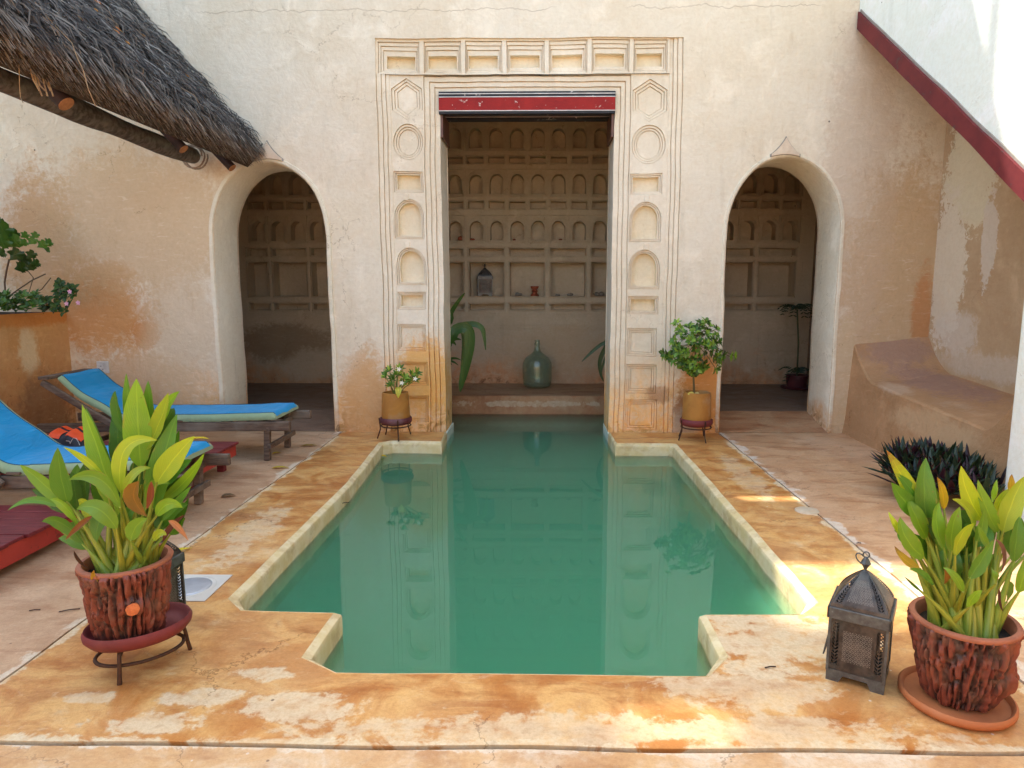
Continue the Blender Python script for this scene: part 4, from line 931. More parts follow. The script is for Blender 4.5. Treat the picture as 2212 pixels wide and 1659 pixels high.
# socket
sc = ony(223, 793, YW); so = thing('wall_socket', 'white switched wall socket above the far lounger', 'socket', (sc.x, YW-.01, sc.z))
m = MB(); m.box(sc.x-.066, sc.x+.066, YW-.014, YW+.02, sc.z-.066, sc.z+.066); m.obj('face_plate', M_plastic, so, bevel=.006)
m = MB(); m.box(sc.x+.012, sc.x+.042, YW-.022, YW-.013, sc.z+.012, sc.z+.05); m.obj('rocker_switch', M_plastic, so, bevel=.003)
for dx, dz, w_, h_ in ((-.012, .012, .006, .012), (-.032, -.022, .012, .006), (.006, -.022, .012, .006)):
    m = MB(); m.box(sc.x+dx-w_/2-.003, sc.x+dx+w_/2-.003, YW-.0165, YW-.0135, sc.z+dz-h_/2, sc.z+dz+h_/2); m.obj('pin_slot', M_dkhole, so)

# ------------------------------------------------------------------ thatched roof on the left
TR = thing('thatched_roof', 'shaggy grey reed roof slope at upper left with a grey log under its eave', 'roof', (-3.6, 5.5, 2.9))
EX, EZ = -2.93, 2.935; sd = Vector((-.68, 0, .733)).normalized()   # up the slope (to the left)
nr = Vector((.733, 0, .68)).normalized(); Y0T, Y1T = 2.3, 7.33
m = MB()
def und(a, b, off):
    L = b*3.2; y = Y0T+(Y1T-Y0T)*a; p = Vector((EX-.02, y, EZ+.05))+sd*L+nr*off; return p
m.grid(lambda a, b: und(a, b, -.0), 30, 16); m.grid(lambda a, b: und(a, 1-b, -.20+.0*b), 30, 16)
m.grid(lambda a, b: und(a, 0, -.20*b), 30, 2)
m.obj('underlay', M_under, TR)
m = MB(); G_ = [(.080, .066, .058), (.14, .118, .10), (.030, .024, .022), (.23, .20, .17), (.33, .29, .25), (.18, .115, .07), (.50, .44, .38)]
def reed(p, d, L, w, c, bend=.0):
    side = d.cross(nr).normalized()*w; n2 = nr*w*.8
    p1 = p+d*L*.5+nr*(.01+bend*.3); p2 = p+d*L-nr*bend
    m.add([p-side, p+side, p1-side, p1+side, p2-side*.5, p2+side*.5, p+n2, p1+n2, p2], [(0, 6, 7, 2), (6, 1, 3, 7), (2, 7, 8, 4), (7, 3, 5, 8)], 0, None, (*c, 1))
courses = 34
for k_ in range(courses):
    L0 = 3.1*k_/courses
    for i in range(430 if k_ < 22 else 240):
        y = rnd.uniform(Y0T, Y1T-.01); L = rnd.uniform(.08, .30)
        tw = mnoise.noise(Vector((y*4.5, L0*3.2, 1.7)))*.55; hv = mnoise.noise(Vector((y*2.6, L0*2.2, 7.7)))*.055
        d = (-sd+Vector((0, tw+rnd.gauss(0, .20 if i % 3 else .55), 0))+nr*rnd.gauss(.03, .12 if i % 7 else .28)).normalized()
        st_ = L0+rnd.uniform(-.05, .12)+L; low = max(0, .0)
        p = Vector((EX, y, EZ+.05))+sd*st_+nr*(rnd.uniform(.01, .11)+hv)
        if y+d.y*L > Y1T-.005: d.y = -abs(d.y)*.3
        c = G_[min(6, int(abs(rnd.gauss(0, 2.2))))]; q = rnd.uniform(.7, 1.3)
        reed(p, d, L+rnd.uniform(-.04, .06), rnd.uniform(.0035, .010), tuple(x*q for x in c), rnd.uniform(0, .03))
# eave ends: thick butt of cut stalks
for i in range(5600):
    y = rnd.uniform(Y0T, Y1T-.01); dp = rnd.uniform(-.20, .05); L = rnd.uniform(.10, .26)
    d = (-sd+Vector((0, rnd.gauss(0, .08), 0))).normalized()
    if y+d.y*L > Y1T-.005: d.y = -abs(d.y)*.3
    p = Vector((EX, y, EZ+.05))+sd*(L-.03+rnd.uniform(-.06, .03)+abs(dp+.04)*.35)+nr*dp
    c = ((.36, .29, .23), (.26, .19, .15), (.42, .34, .27), (.17, .13, .12))[rnd.randrange(4)] if dp < 0.01 else G_[rnd.randrange(6)]
    reed(p, d, L, rnd.uniform(.004, .008), c)
m.obj('thatch', M_thatch, TR)
TL = [(212, 8), (205, 24), (170, 42), (192, 66), (250, 70), (274, 95), (291, 133), (326, 120), (365, 150), (402, 165), (408, 187), (404, 205), (250, 62), (310, 80)]
for i, (u, v) in enumerate(TL):
    d = ray(u, v); o = Vector((0, 0, EYE)); p0 = Vector((EX, 5, EZ+.05))+nr*.085; tt = (p0-o).dot(nr)/d.dot(nr); p = o+d*tt
    m = MB(); L = rnd.uniform(.05, .11); a = Vector((0, rnd.uniform(-1, 1), 0))-sd; a.normalize(); b_ = a.cross(nr)
    c = ((.45, .13, .03), (.52, .22, .05), (.25, .08, .035), (.60, .56, .52))[i % 4]; L *= 1.25
    m.add([p-a*L*.5, p+b_*L*.3+nr*.012, p+a*L*.5+nr*.02, p-b_*L*.3+nr*.01, p+nr*.022], [(0, 1, 4), (1, 2, 4), (2, 3, 4), (3, 0, 4)], 0, None, (*c, 1))
    m.obj('caught_leaf', M_dry, TR)
m = MB(); lp = [(-3.60+.012*math.sin(y*2.3), y, 2.95+.02*math.sin(y*1.7)) for y in [2.2+.2*i for i in range(26)]]
m.tube(lp, [.085+.008*math.sin(i*.9) for i in range(26)], 14, jit=.10); m.obj('wall_plate_log', M_log, TR, smooth=50)
for y, L1, r_ in ((3.2, 2.5, .05), (4.66, 2.5, .055), (6.15, 2.5, .045), (7.1, 2.5, .045)):
    a = Vector((EX-.23, y, EZ-.13)); 
    m = MB(); m.tube([a, a+sd*L1], r_, 12); rf = m.obj('rafter', M_raft, TR, smooth=50)
    m = MB(); m.tube([a-sd*.006, a+sd*.001], r_*.97, 14, c=(1, 1, 1, 1)); m.obj('cut_end', M_cut, rf)
for k_ in range(6):
    L = .18+k_*.45; a = Vector((EX, Y0T, EZ+.05))+sd*L-nr*.22; m = MB(); m.tube([a, a+Vector((0, Y1T-Y0T-.02, 0))], .016, 6); m.obj('batten', M_raft, TR)
m = MB(); e0 = Vector((-3.6, 7.14, 2.95)); m.tube([e0+Vector((math.cos(t_)*.115*(1+.05*math.sin(3*t_)), .01*t_, math.sin(t_)*.11-.02)) for t_ in [i*.35 for i in range(38)]], .009, 6); m.obj('rope_lashing', M_weave, TR)
def strand(uv, y, name='hanging_strand', r=.003):
    m = MB(); m.tube([ony(u, v, y+.06*math.sin(i)) for i, (u, v) in enumerate(uv)], r, 5); m.obj(name, M_straw, TR)
strand([(76, 5), (118, 55), (155, 92), (165, 120), (180, 152), (190, 190), (207, 230)], 4.35)
strand([(41, 140), (42, 180), (44, 210), (50, 222)], 4.1, r=.0024)
for i in range(6): strand([(62+i*5, 138), (72+i*7, 172+(i % 3)*6), (85+i*6, 196+(i % 2)*12)], 4.2+.03*i, 'split_cane', .005)

# ------------------------------------------------------------------ leaves
def leaf(m, p0, p1, p2, w, c, n=9, fold=.28, fx=0.0, base=.12, tipc=None, up=None):
    p0, p1, p2 = Vector(p0), Vector(p1), Vector(p2); vs = []; uv = []
    view = Vector((0, -1, .35)).normalized() if up is None else Vector(up).normalized()
    for i in range(n+1):
        q = i/n; P_ = p0*(1-q)**2+p1*2*q*(1-q)+p2*q*q; t = ((p1-p0)*(1-q)+(p2-p1)*q).normalized()
        s_ = t.cross(view)
        if s_.length < .05: s_ = t.cross(Vector((1, 0, .1)))
        s_.normalize(); nn_ = s_.cross(t).normalized()
        ca, sa = math.cos(fx*(1-.6*q)), math.sin(fx*(1-.6*q)); s2 = s_*ca+nn_*sa; n2 = nn_*ca-s_*sa
        hw = w*.5*(math.sin(math.pi*min(1, q**.72))**.8 if 0 < q < 1 else 0)
        hw = max(hw, w*.5*base*(1-q)*(1 if q < .5 else 0))
        for k_ in (-1, -.55, 0, .55, 1):
            vs.append(P_+s2*hw*k_+n2*hw*fold*(abs(k_)**1.4)*(1 if n2.dot(view) >= 0 else -1)+n2*hw*.06*math.sin(q*17+k_*3)); uv.append((.5+k_*.5, q))
    fs = [(i*5+j, i*5+j+1, (i+1)*5+j+1, (i+1)*5+j) for i in range(n) for j in range(4)]
    if tipc is None: m.add(vs, fs, 0, uv, (*c, 1))
    else:
        
        for i in range(n):
            q = max(0, (i/(n-1)-.62)/.38)**1.5; m.add(vs, fs[i*4:i*4+4], 0, uv, tuple(c[k]*(1-q)+tipc[k]*q for k in (0, 1, 2))+(1,))
GR = {'y': (.34, .44, .030), 'b': (.19, .35, .026), 'g': (.105, .25, .028), 'd': (.055, .145, .020), 'o': (.46, .32, .03), 'r': (.50, .12, .03)}
def clump(root, leaves, cen, soil_z, yc, name_stem='stem', rs=.0085, seed=3, spread=.10, wk=.97, nfill=44):
    """broad-leaved stems: leaves given where they stand round the pot, each on its own stalk"""
    R_ = random.Random(seed); fol = MB(); stems = []
    for i, L in enumerate(leaves):
        (bu, bv), (cu, cv), (tu, tv), w, col, dy = L[:6]; w = w*yc/F_PX*1.02
        y = yc+dy; b_, c_, t_ = ony(bu, bv, y), ony(cu, cv, y-.02+R_.uniform(-.03, .03)), ony(tu, tv, y+R_.uniform(-.06, .05))
        cc = GR[col]; q = R_.uniform(.85, 1.15); cc = tuple(x*q for x in cc)
        leaf(fol, b_, c_, t_, w*wk, cc, 12, .30, R_.uniform(-.45, .45), .10, tipc=((.26, .13, .03) if (col == 'o' or (col == 'y' and R_.random() < .08)) else None))
        stems.append((b_, i))
    us = [L[2][0] for L in leaves]; vsx = [L[0][1] for L in leaves]
    for i in range(nfill):
        L = leaves[R_.randrange(len(leaves))]; du, dv = R_.uniform(-16, 16), R_.uniform(8, 40); y = yc+R_.uniform(.02, .13)
        q = R_.uniform(.5, .8); cc = tuple(x*R_.uniform(.8, 1.1) for x in GR['gdg'[i % 3]])
        B_ = ony(L[0][0]*.8+(sum(us)/len(us))*.2+du, L[0][1]+dv*.6, y); T_ = ony(L[2][0]*.75+(sum(us)/len(us))*.25+du*2, L[2][1]+dv+20, y+R_.uniform(-.03, .05)); C_ = (B_+T_)/2+Vector((R_.uniform(-.03, .03), 0, .03))
        if T_.z-B_.z < .02: continue
        leaf(fol, B_, C_, T_, R_.uniform(.05, .085), cc, 10, .3, R_.uniform(-.7, .7), .1); stems.append((B_, i+50))
    fo = fol.obj('foliage', M_leaf, root, smooth=180)
    k_ = 0; grp = {}
    for b_, i in stems:
        a = 2.4*i; r = spread*math.sqrt(((i*7) % 11)/11); tx = cen[0]+r*math.cos(a); ty = cen[1]+r*.8*math.sin(a)
        # keep stalks near their side of the pot
        tx = .55*tx+.45*max(cen[0]-spread, min(cen[0]+spread, b_.x)); base_ = Vector((tx, ty, soil_z-.01))
        if b_.z < soil_z+.03: continue
        mid = base_*.45+b_*.55; mid.x = base_.x*.6+b_.x*.4; mid.y = base_.y*.5+b_.y*.5
        pts = [base_*(1-q)**2+mid*2*q*(1-q)+b_*q*q for q in (0, .2, .4, .6, .8, 1.02)]
        m = MB(); m.tube(pts, [rs*1.9, rs*1.7, rs*1.35, rs*1.0, rs*.65, rs*.4], 8, c=(.24+.1*R_.random(), .36, .05, 1)); m.obj(name_stem, M_leafs, root, smooth=60)
    return fo
def bark_pot(root, cen, z0, zt, r0, r1, knots, seed):
    m = MB(); c = Vector((cen[0], cen[1], 0)); NU, NV = 200, 90; cols = []
    sv = Vector((seed*3.1, seed*1.7, 0)); vs = []; H = zt-z0
    kn = []
    for ku, kz, kr in knots: kn.append((ku, kz, kr))
    for j in range(NV):
        b_ = j/(NV-1)
        for i in range(NU):
            a = 2*math.pi*i/NU; z = z0+H*b_; r = r0+(r1-r0)*(b_**.72)
            x_, y_ = math.cos(a), math.sin(a)
            wv = mnoise.noise(Vector((x_*2, y_*2, z*8))+sv)*1.3
            rid = abs(mnoise.noise(Vector((x_*9+wv*.5, y_*9+wv*.5, z*5.5))+sv)); rid2 = abs(mnoise.noise(Vector((x_*19, y_*19, z*16+wv))+sv*2))
            rel = min(1, rid*2.6)*.7+min(1, rid2*2.2)*.3
            fade = min(1, (1-b_)/.05, 1); 
            dsp = (rel*.032-.010)*fade+.012*mnoise.noise(Vector((x_*1.4, y_*1.4, z*3))+sv)
            for ku, kz, kr in kn:
                da = math.atan2(math.sin(a-ku), math.cos(a-ku))*r; dd = math.hypot(da, z-kz)
                if dd < kr*1.9: dsp += .030*(max(0, 1-(dd/(kr*1.9))**2))
            rr = r+dsp; vs.append(c+Vector((x_*rr, y_*rr, z))); cols.append(rel)
    o = len(m.v); m.v += [tuple(p) for p in vs]
    for j in range(NV-1):
        for i in range(NU):
            f = [j*NU+i, j*NU+(i+1) % NU, (j+1)*NU+(i+1) % NU, (j+1)*NU+i]; q = sum(cols[k] for k in f)/4
            m.f.append(f); m.m.append(0); m.uv.append([(0, 0)]*4); m.c.append((q, q, q, 1))
    ob = m.obj('pot_body', M_bark, root, smooth=80)
    m = MB(); m.lathe([(r1+.004, zt-.012), (r1+.009, zt-.002), (r1+.004, zt+.006), (r1-.012, zt+.006), (r1-.02, zt-.01), (r1-.024, zt-.06)], 64, (cen[0], cen[1], 0)); m.obj('pot_rim', M_rim, root, smooth=60)
    m = MB(); m.grid(lambda a, b: Vector((cen[0]+(r1-.022)*b*math.cos(a*6.283), cen[1]+(r1-.022)*b*math.sin(a*6.283), zt-.045+.012*mnoise.noise(Vector((a*20, b*9, seed))))), 40, 10, True); m.obj('soil', M_soil, root)
    for ku, kz, kr in kn:
        bb = (kz-z0)/H; r = r0+(r1-r0)*(bb**.72)+.036; d = Vector((math.cos(ku), math.sin(ku), 0)); p = c+Vector((0, 0, kz))+d*r; sx = Vector((-d.y, d.x, 0)); m = MB()
        vs = [p+d*.004]+[p+(sx*math.cos(t_)+Vector((0, 0, 1))*math.sin(t_))*kr*(1+.12*mnoise.noise(Vector((math.cos(t_)*2, math.sin(t_)*2, seed)))) for t_ in [i*2*math.pi/20 for i in range(20)]]
        vs += [v_-d*.02 for v_ in vs[1:]]
        m.add(vs, [(0, i+1, (i+1) % 20+1) for i in range(20)]+[(i+1, i+21, (i+1) % 20+21, (i+1) % 20+1) for i in range(20)])
        m.obj('sawn_knot', M_knot, root)
# near left pot
CL = (-1.728, 2.655)
PL_ = thing('potted_canna', 'lush broad-leaved plant in a bark-textured pot standing in the maroon dish', 'potted plant', (CL[0], CL[1], .16), 'broad-leaved plants in bark pots')
bark_pot(PL_, CL, .155, .475, .098, .168, [(-.95, .325, .025)], 1)
LL = [((262, 1120), (222, 1000), (177, 873), 60, 'b', .03), ((247, 1060), (215, 980), (186, 880), 40, 'g', .08), ((304, 1010), (296, 900), (295, 817), 60, 'b', .02), ((285, 930), (276, 870), (273, 806), 26, 'g', .12), ((325, 940), (325, 880), (320, 822), 38, 'g', .1),
      ((330, 940), (350, 875), (388, 845), 32, 'b', .08), ((315, 970), (350, 915), (364, 848), 46, 'y', .03), ((330, 1100), (345, 1000), (383, 893), 54, 'g', .0), ((338, 1045), (375, 985), (421, 942), 50, 'y', -.06), ((262, 1065), (240, 930), (341, 951), 34, 'y', -.08),
      ((146, 1085), (128, 1030), (125, 966), 46, 'g', -.04), ((226, 1035), (185, 985), (137, 966), 16, 'y', -.08), ((137, 1088), (88, 1035), (43, 1004), 32, 'b', -.02), ((126, 1095), (70, 1062), (16, 1103), 17, 'g', .0), ((260, 1098), (225, 1000), (148, 1037), 34, 'b', -.12),
      ((252, 1143), (212, 1075), (165, 1100), 38, 'b', -.14), ((262, 1078), (285, 1005), (326, 1011), 22, 'y', -.1), ((318, 1092), (322, 1025), (368, 1045), 22, 'b', -.03), ((350, 1126), (392, 1080), (413, 1050), 22, 'g', -.02), ((346, 1084), (412, 1040), (442, 978), 26, 'b', .05),
      ((338, 1115), (360, 1072), (395, 1097), 28, 'b', -.1), ((283, 1168), (288, 1130), (319, 1120), 34, 'b', -.15), ((238, 1118), (205, 1110), (209, 1172), 40, 'g', -.08), ((179, 1176), (135, 1110), (90, 1127), 34, 'g', -.05), ((331, 1168), (345, 1142), (360, 1156), 20, 'y', -.12),
      ((187, 1098), (180, 1040), (193, 988), 44, 'd', .08), ((232, 1100), (215, 1040), (222, 985), 46, 'd', .1), ((306, 1040), (312, 1000), (303, 950), 40, 'g', .06), ((362, 1055), (375, 990), (387, 928), 34, 'g', .1), ((169, 1134), (140, 1080), (107, 1078), 22, 'b', -.03),
      ((200, 1130), (190, 1080), (168, 1080), 30, 'y', -.02), ((290, 1110), (300, 1060), (280, 1020), 40, 'd', .08), ((250, 1010), (262, 940), (245, 880), 38, 'd', .12), ((352, 1000), (372, 960), (375, 900), 30, 'd', .12), ((318, 1140), (330, 1100), (322, 1060), 36, 'd', .06), ((270, 1150), (262, 1110), (300, 1090), 34, 'g', -.02), ((375, 1140), (398, 1110), (408, 1075), 22, 'd', .06)]
clump(PL_, LL, CL, .435, 2.65, seed=5)
def dry(root, pts, y, w, c, n=8):
    m = MB(); leaf(m, *[ony(u, v, y+i*.02) for i, (u, v) in enumerate(pts)], w*y/F_PX, c, n, .7, .3); m.obj('withered_leaf', M_dry, root, smooth=180)
dry(PL_, [(300, 1040), (270, 1075), (318, 1116)], 2.47, 36, (.22, .12, .02)); dry(PL_, [(327, 1040), (332, 1075), (316, 1100)], 2.46, 16, (.20, .055, .025))
dry(PL_, [(364, 1125), (385, 1130), (407, 1168)], 2.55, 14, (.46, .22, .12)); dry(PL_, [(352, 1170), (375, 1130), (400, 1112)], 2.62, 16, (.14, .04, .02))
dry(PL_, [(200, 1114), (170, 1135), (140, 1168)], 2.5, 13, (.22, .09, .03)); dry(PL_, [(203, 1232), (200, 1255), (225, 1278)], 2.47, 13, (.36, .22, .02)); dry(PL_, [(160, 1190), (170, 1215), (192, 1228)], 2.5, 8, (.06, .025, .015))
# its dish and iron stand
DCL = (-1.705, 2.665)
DS = thing('plant_stand', 'three-legged iron stand carrying the oval maroon dish under the near left pot', 'plant stand', (DCL[0], DCL[1], 0), 'iron plant stands')
m = MB(); rt = math.radians(34)
m.lathe([(0, .128), (.12, .128), (.175, .140), (.195, .165), (.198, .185), (.19, .200), (.182, .196), (.176, .175), (.15, .155), (0, .152)], 56, (DCL[0], DCL[1], 0), sx=1.04, sy=.82, rot=rt); m.obj('oval_dish', M_dish2, DS, smooth=60)
def ring(m, c, r, z, sx, sy, rot, rad, n=40): m.tube([(c[0]+(r*sx*math.cos(a))*math.cos(rot)-(r*sy*math.sin(a))*math.sin(rot), c[1]+(r*sx*math.cos(a))*math.sin(rot)+(r*sy*math.sin(a))*math.cos(rot), z) for a in [i*2*math.pi/n for i in range(n+1)]], rad, 8, jit=.2)
m = MB(); ring(m, DCL, .15, .070, 1.1, .8, rt, .0075); m.obj('ring', M_iron, DS, smooth=60)
for a in (-2.05, .12, 2.0):
    o = Vector((DCL[0], DCL[1], 0)); cr, sr = math.cos(rt), math.sin(rt)
    def pp(r, z): x, y = r*1.1*math.cos(a), r*.82*math.sin(a); return o+Vector((x*cr-y*sr, x*sr+y*cr, z))
    m = MB(); m.tube([pp(.125, .133), pp(.155, .115), pp(.160, .08), pp(.165, .04), pp(.172, .0)], [.008]*4+[.009], 8, jit=.2); m.obj('leg', M_iron, DS, smooth=60)

# near right pot and saucer
CR = (1.625, 2.455)
PR_ = thing('potted_canna', 'upright yellow-green plant in a bark-textured pot on the terracotta saucer', 'potted plant', (CR[0], CR[1], .03), 'broad-leaved plants in bark pots')
bark_pot(PR_, CR, .028, .345, .100, .178, [(-.62, .14, .040)], 2)
LR = [((1998, 1120), (1958, 1040), (1914, 971), 40, 'y', .06), ((2003, 1130), (1990, 1060), (2000, 988), 56, 'g', .04), ((1985, 1115), (1948, 1080), (1925, 1042), 46, 'g', .05), ((2001, 1165), (1975, 1110), (1962, 1078), 46, 'b', .02), ((1950, 1160), (1930, 1130), (1919, 1105), 16, 'y', .0),
      ((1996, 1205), (1948, 1170), (1944, 1116), 48, 'b', -.04), ((1989, 1230), (1950, 1215), (1932, 1179), 24, 'o', -.06), ((2039, 1100), (2040, 1060), (2024, 1030), 22, 'o', .08), ((2039, 1185), (2012, 1130), (2029, 1085), 44, 'b', -.02), ((2056, 1192), (2050, 1140), (2074, 1094), 42, 'b', -.04),
      ((2104, 1140), (2098, 1088), (2056, 1078), 28, 'y', .03), ((2063, 1202), (2068, 1150), (2105, 1130), 36, 'y', -.1), ((2123, 1125), (2082, 1070), (2076, 1006), 46, 'y', .06), ((2157, 1150), (2125, 1100), (2112, 1036), 38, 'b', .03), ((2142, 1090), (2145, 1060), (2154, 1036), 22, 'b', .12),
      ((2181, 1066), (2182, 1045), (2186, 1024), 22, 'o', .1), ((2166, 1150), (2180, 1090), (2214, 1028), 54, 'y', .02), ((2150, 1112), (2155, 1080), (2180, 1056), 30, 'y', .08), ((2190, 1215), (2195, 1160), (2202, 1115), 44, 'g', -.05), ((2094, 1250), (2118, 1215), (2147, 1166), 36, 'g', -.12),
      ((2109, 1172), (2125, 1140), (2126, 1100), 26, 'b', .0), ((2135, 1185), (2120, 1160), (2113, 1134), 20, 'b', -.02), ((2017, 1265), (1992, 1230), (1963, 1229), 18, 'g', -.08), ((1989, 1277), (1970, 1262), (1953, 1245), 7, 'd', -.1), ((2080, 1280), (2068, 1240), (2037, 1225), 20, 'b', -.14),
      ((2092, 1312), (2098, 1285), (2122, 1275), 26, 'b', -.15), ((2200, 1280), (2215, 1240), (2218, 1200), 36, 'b', -.08), ((2150, 1262), (2150, 1235), (2140, 1225), 22, 'b', -.1), ((2020, 1185), (2010, 1140), (2018, 1110), 36, 'd', .06), ((2085, 1200), (2100, 1170), (2098, 1140), 34, 'd', .05),
      ((2170, 1190), (2160, 1150), (2172, 1120), 34, 'd', .05), ((2130, 1240), (2125, 1200), (2128, 1180), 28, 'g', .04), ((2225, 1190), (2230, 1120), (2235, 1060), 40, 'b', .04), ((2030, 1235), (2022, 1200), (2035, 1180), 26, 'g', .02), ((2066, 1250), (2062, 1215), (2072, 1190), 28, 'd', .02)]
clump(PR_, LR, CR, .305, 2.46, seed=9, rs=.0095, spread=.115, wk=.86, nfill=30)
dry(PR_, [(2150, 1164), (2178, 1195), (2160, 1240)], 2.4, 13, (.20, .10, .08)); dry(PR_, [(2158, 1270), (2150, 1300), (2168, 1322)], 2.36, 10, (.10, .04, .03)); dry(PR_, [(2040, 1225), (2042, 1245), (2040, 1262)], 2.38, 22, (.33, .15, .03))
m = MB(); m.lathe([(0, .004), (.16, .002), (.19, .006), (.200, .02), (.200, .036), (.192, .042), (.184, .036), (.178, .022), (0, .018)], 64, (1.620, 2.452, 0))
tag(m.obj('saucer', M_saucer, smooth=60), 'round terracotta saucer under the near right pot', 'saucer')

# the two smaller pots against the wall
def small_stand(c, lab, mat_d):
    t = thing('plant_stand', lab, 'plant stand', (c[0], c[1], 0), 'iron plant stands')
    m = MB(); m.lathe([(0, .150), (.12, .148), (.158, .160), (.172, .185), (.17, .215), (.158, .228), (.15, .222), (0, .205)], 40, (c[0], c[1], 0)); m.obj('dish', mat_d, t, smooth=60)
    m = MB(); ring(m, c, .155, .135, 1, 1, 0, .007); m.obj('ring', M_iron, t, smooth=60)
    for a in (-1.25, -2.85, .9, 2.4):
        m = MB(); P2 = lambda r, z: Vector((c[0]+r*math.cos(a), c[1]+r*math.sin(a), z)); m.tube([P2(.176, .22), P2(.168, .15), P2(.165, .10), P2(.20, .0)], .0072, 7); m.obj('leg', M_iron, t, smooth=60)
    return t
def clay_pot(root, c, z0, r0, r1, zt):
    m = MB(); m.lathe([(r0-.01, z0), (r0, z0+.02), (r0*.99, z0+.06), (r0*.97, z0+(zt-z0)*.5), (r1+.004, zt-.02), (r1, zt), (r1-.012, zt+.004), (r1-.02, zt-.01), (r1-.02, zt-.06)], 44, (c[0], c[1], 0)); m.obj('pot_body', M_clay, root, smooth=60)
    m = MB(); m.grid(lambda a, b: Vector((c[0]+(r1-.018)*b*math.cos(a*6.283), c[1]+(r1-.018)*b*math.sin(a*6.283), zt-.035)), 24, 3, True); m.obj('soil', M_soil, root)
def rosette(m, p, d, n, L, w, cols, R_, lift=.5):
    d = Vector(d).normalized(); a0 = R_.uniform(0, 6)
    ex = d.cross(Vector((.3, .2, 1))).normalized(); ey = d.cross(ex)
    for i in range(n):
        a = a0+i*2.399; el = lift+.5*(i/n); rad = ex*math.cos(a)+ey*math.sin(a); dr = (rad*math.cos(el)+d*math.sin(el)).normalized(); l = L*R_.uniform(.7, 1.1)
        c = cols[R_.randrange(len(cols))]; q = R_.uniform(.8, 1.25)
        leaf(m, p+dr*.01, p+dr*l*.55+d*l*.12, p+dr*l-d*l*.05, w*R_.uniform(.8, 1.15), tuple(x*q for x in c), 5, .3, R_.uniform(-.3, .3), .1, up=d+rad*-.2)
c1 = (-1.545, 7.06)
small_stand(c1, 'iron stand with a dusty plum dish left of the pool doorway', M_dish)
p1 = thing('potted_shrub', 'ochre clay pot with a low white-flowered plant left of the pool doorway', 'potted plant', (c1[0], c1[1], .21), 'ochre pots beside the doorway')
clay_pot(p1, c1, .207, .150, .136, .49)
R_ = random.Random(4); fo = MB(); cols = [(.20, .32, .04), (.10, .22, .03), (.28, .40, .05), (.06, .14, .02)]
heads = [(845, 835), (834, 815), (850, 822), (862, 800), (872, 818), (888, 812), (898, 808), (880, 826), (858, 812), (842, 803), (895, 822), (868, 830)]
for i, (u, v) in enumerate(heads):
    p = ony(u, v, 7.06+R_.uniform(-.1, .1)); d = Vector((p.x-c1[0], -.12, .16)); rosette(fo, p, d, 11, .085, .026, cols, R_)
    st_ = MB(); st_.tube([(c1[0]+R_.uniform(-.03, .03), c1[1], .45), ((p.x+c1[0])/2, (p.y+c1[1])/2, (p.z+.45)/2+.01), p], .005, 6, c=(.2, .25, .06, 1)); st_.obj('stem', M_leafs, p1)
fo.obj('foliage', M_leafs, p1, smooth=180)
for u, v in ((862, 797), (868, 827), (897, 818)):
    p = ony(u, v, 6.90); m = MB()
    for i in range(5):
        a = i*1.2566; d = Vector((math.cos(a), -.25, math.sin(a))); leaf(m, p, p+d*.014, p+d*.028, .016, (.85, .85, .80), 4, .1, 0, .3)
    m.obj('flower', M_dry, p1)
m = MB(); p = ony(860, 842, 6.92); leaf(m, p+Vector((0, .05, .02)), p, p+Vector((.0, -.0, -.09)), .07, (.55, .50, .05), 6, .3); m.obj('yellow_leaf', M_leafs, p1)
c2 = (1.645, 7.02)
small_stand(c2, 'iron stand with a maroon dish right of the pool doorway', M_dish2)
p2 = thing('potted_tree', 'ochre clay pot with a small round-headed tree right of the pool doorway', 'potted plant', (c2[0], c2[1], .21), 'ochre pots beside the doorway')
clay_pot(p2, c2, .207, .152, .138, .505)
b0 = Vector((c2[0]-.03, c2[1], .47)); tp = ony(1501, 742, 7.02)
m = MB(); m.tube([b0, b0*.6+tp*.4+Vector((-.012, 0, 0)), tp*.7+b0*.3+Vector((.01, 0, 0)), tp, tp+Vector((.01, 0, .12))], [.012, .010, .009, .007, .004], 8, c=(.16, .12, .05, 1)); m.obj('trunk', M_leafs, p2, smooth=60)
R_ = random.Random(8); fo = MB(); cols = [(.10, .22, .03), (.055, .14, .022), (.16, .30, .04), (.05, .11, .02), (.22, .36, .05)]
def br(u, v, y, n=10, L=.075, w=.034, cs=cols):
    p = ony(u, v, y); d = Vector((p.x-tp.x, (y-7.02)-.12, p.z-tp.z+.1)); rosette(fo, p, d, n, L, w, cs, R_, .2); return p
for i in range(58):
    a = R_.uniform(0, 6.28); r = math.sqrt(R_.random()); u = 1503+55*r*math.cos(a); v = 752+48*r*math.sin(a)*(.95); br(u, v, 7.02+R_.uniform(-.16, .16))
for (u, v, y) in ((1462, 700, 7.0), (1470, 712, 7.0), (1487, 706, 7.05), (1514, 700, 7.0), (1532, 705, 7.0), (1546, 712, 7.0), (1525, 696, 7.05), (1446, 768, 7.0), (1456, 775, 6.95), (1437, 764, 7.0), (1560, 768, 7.0), (1576, 770, 6.98), (1585, 768, 6.98), (1552, 778, 6.95), (1475, 790, 7.0), (1545, 795, 6.92), (1500, 802, 6.95), (1492, 798, 6.95), (1520, 792, 6.93)):
    hi = v < 715; p = br(u, v, y, 9, .085 if not hi else .075, .036, [(.30, .45, .05), (.18, .34, .04)] if (hi and u < 1475) or u > 1570 else cols)
    st_ = MB(); st_.tube([tp, (tp+p)/2+Vector((0, 0, .03)), p], .004, 5, c=(.14, .12, .05, 1)); st_.obj('branch', M_leafs, p2)
fo.obj('foliage', M_leafs, p2, smooth=180)
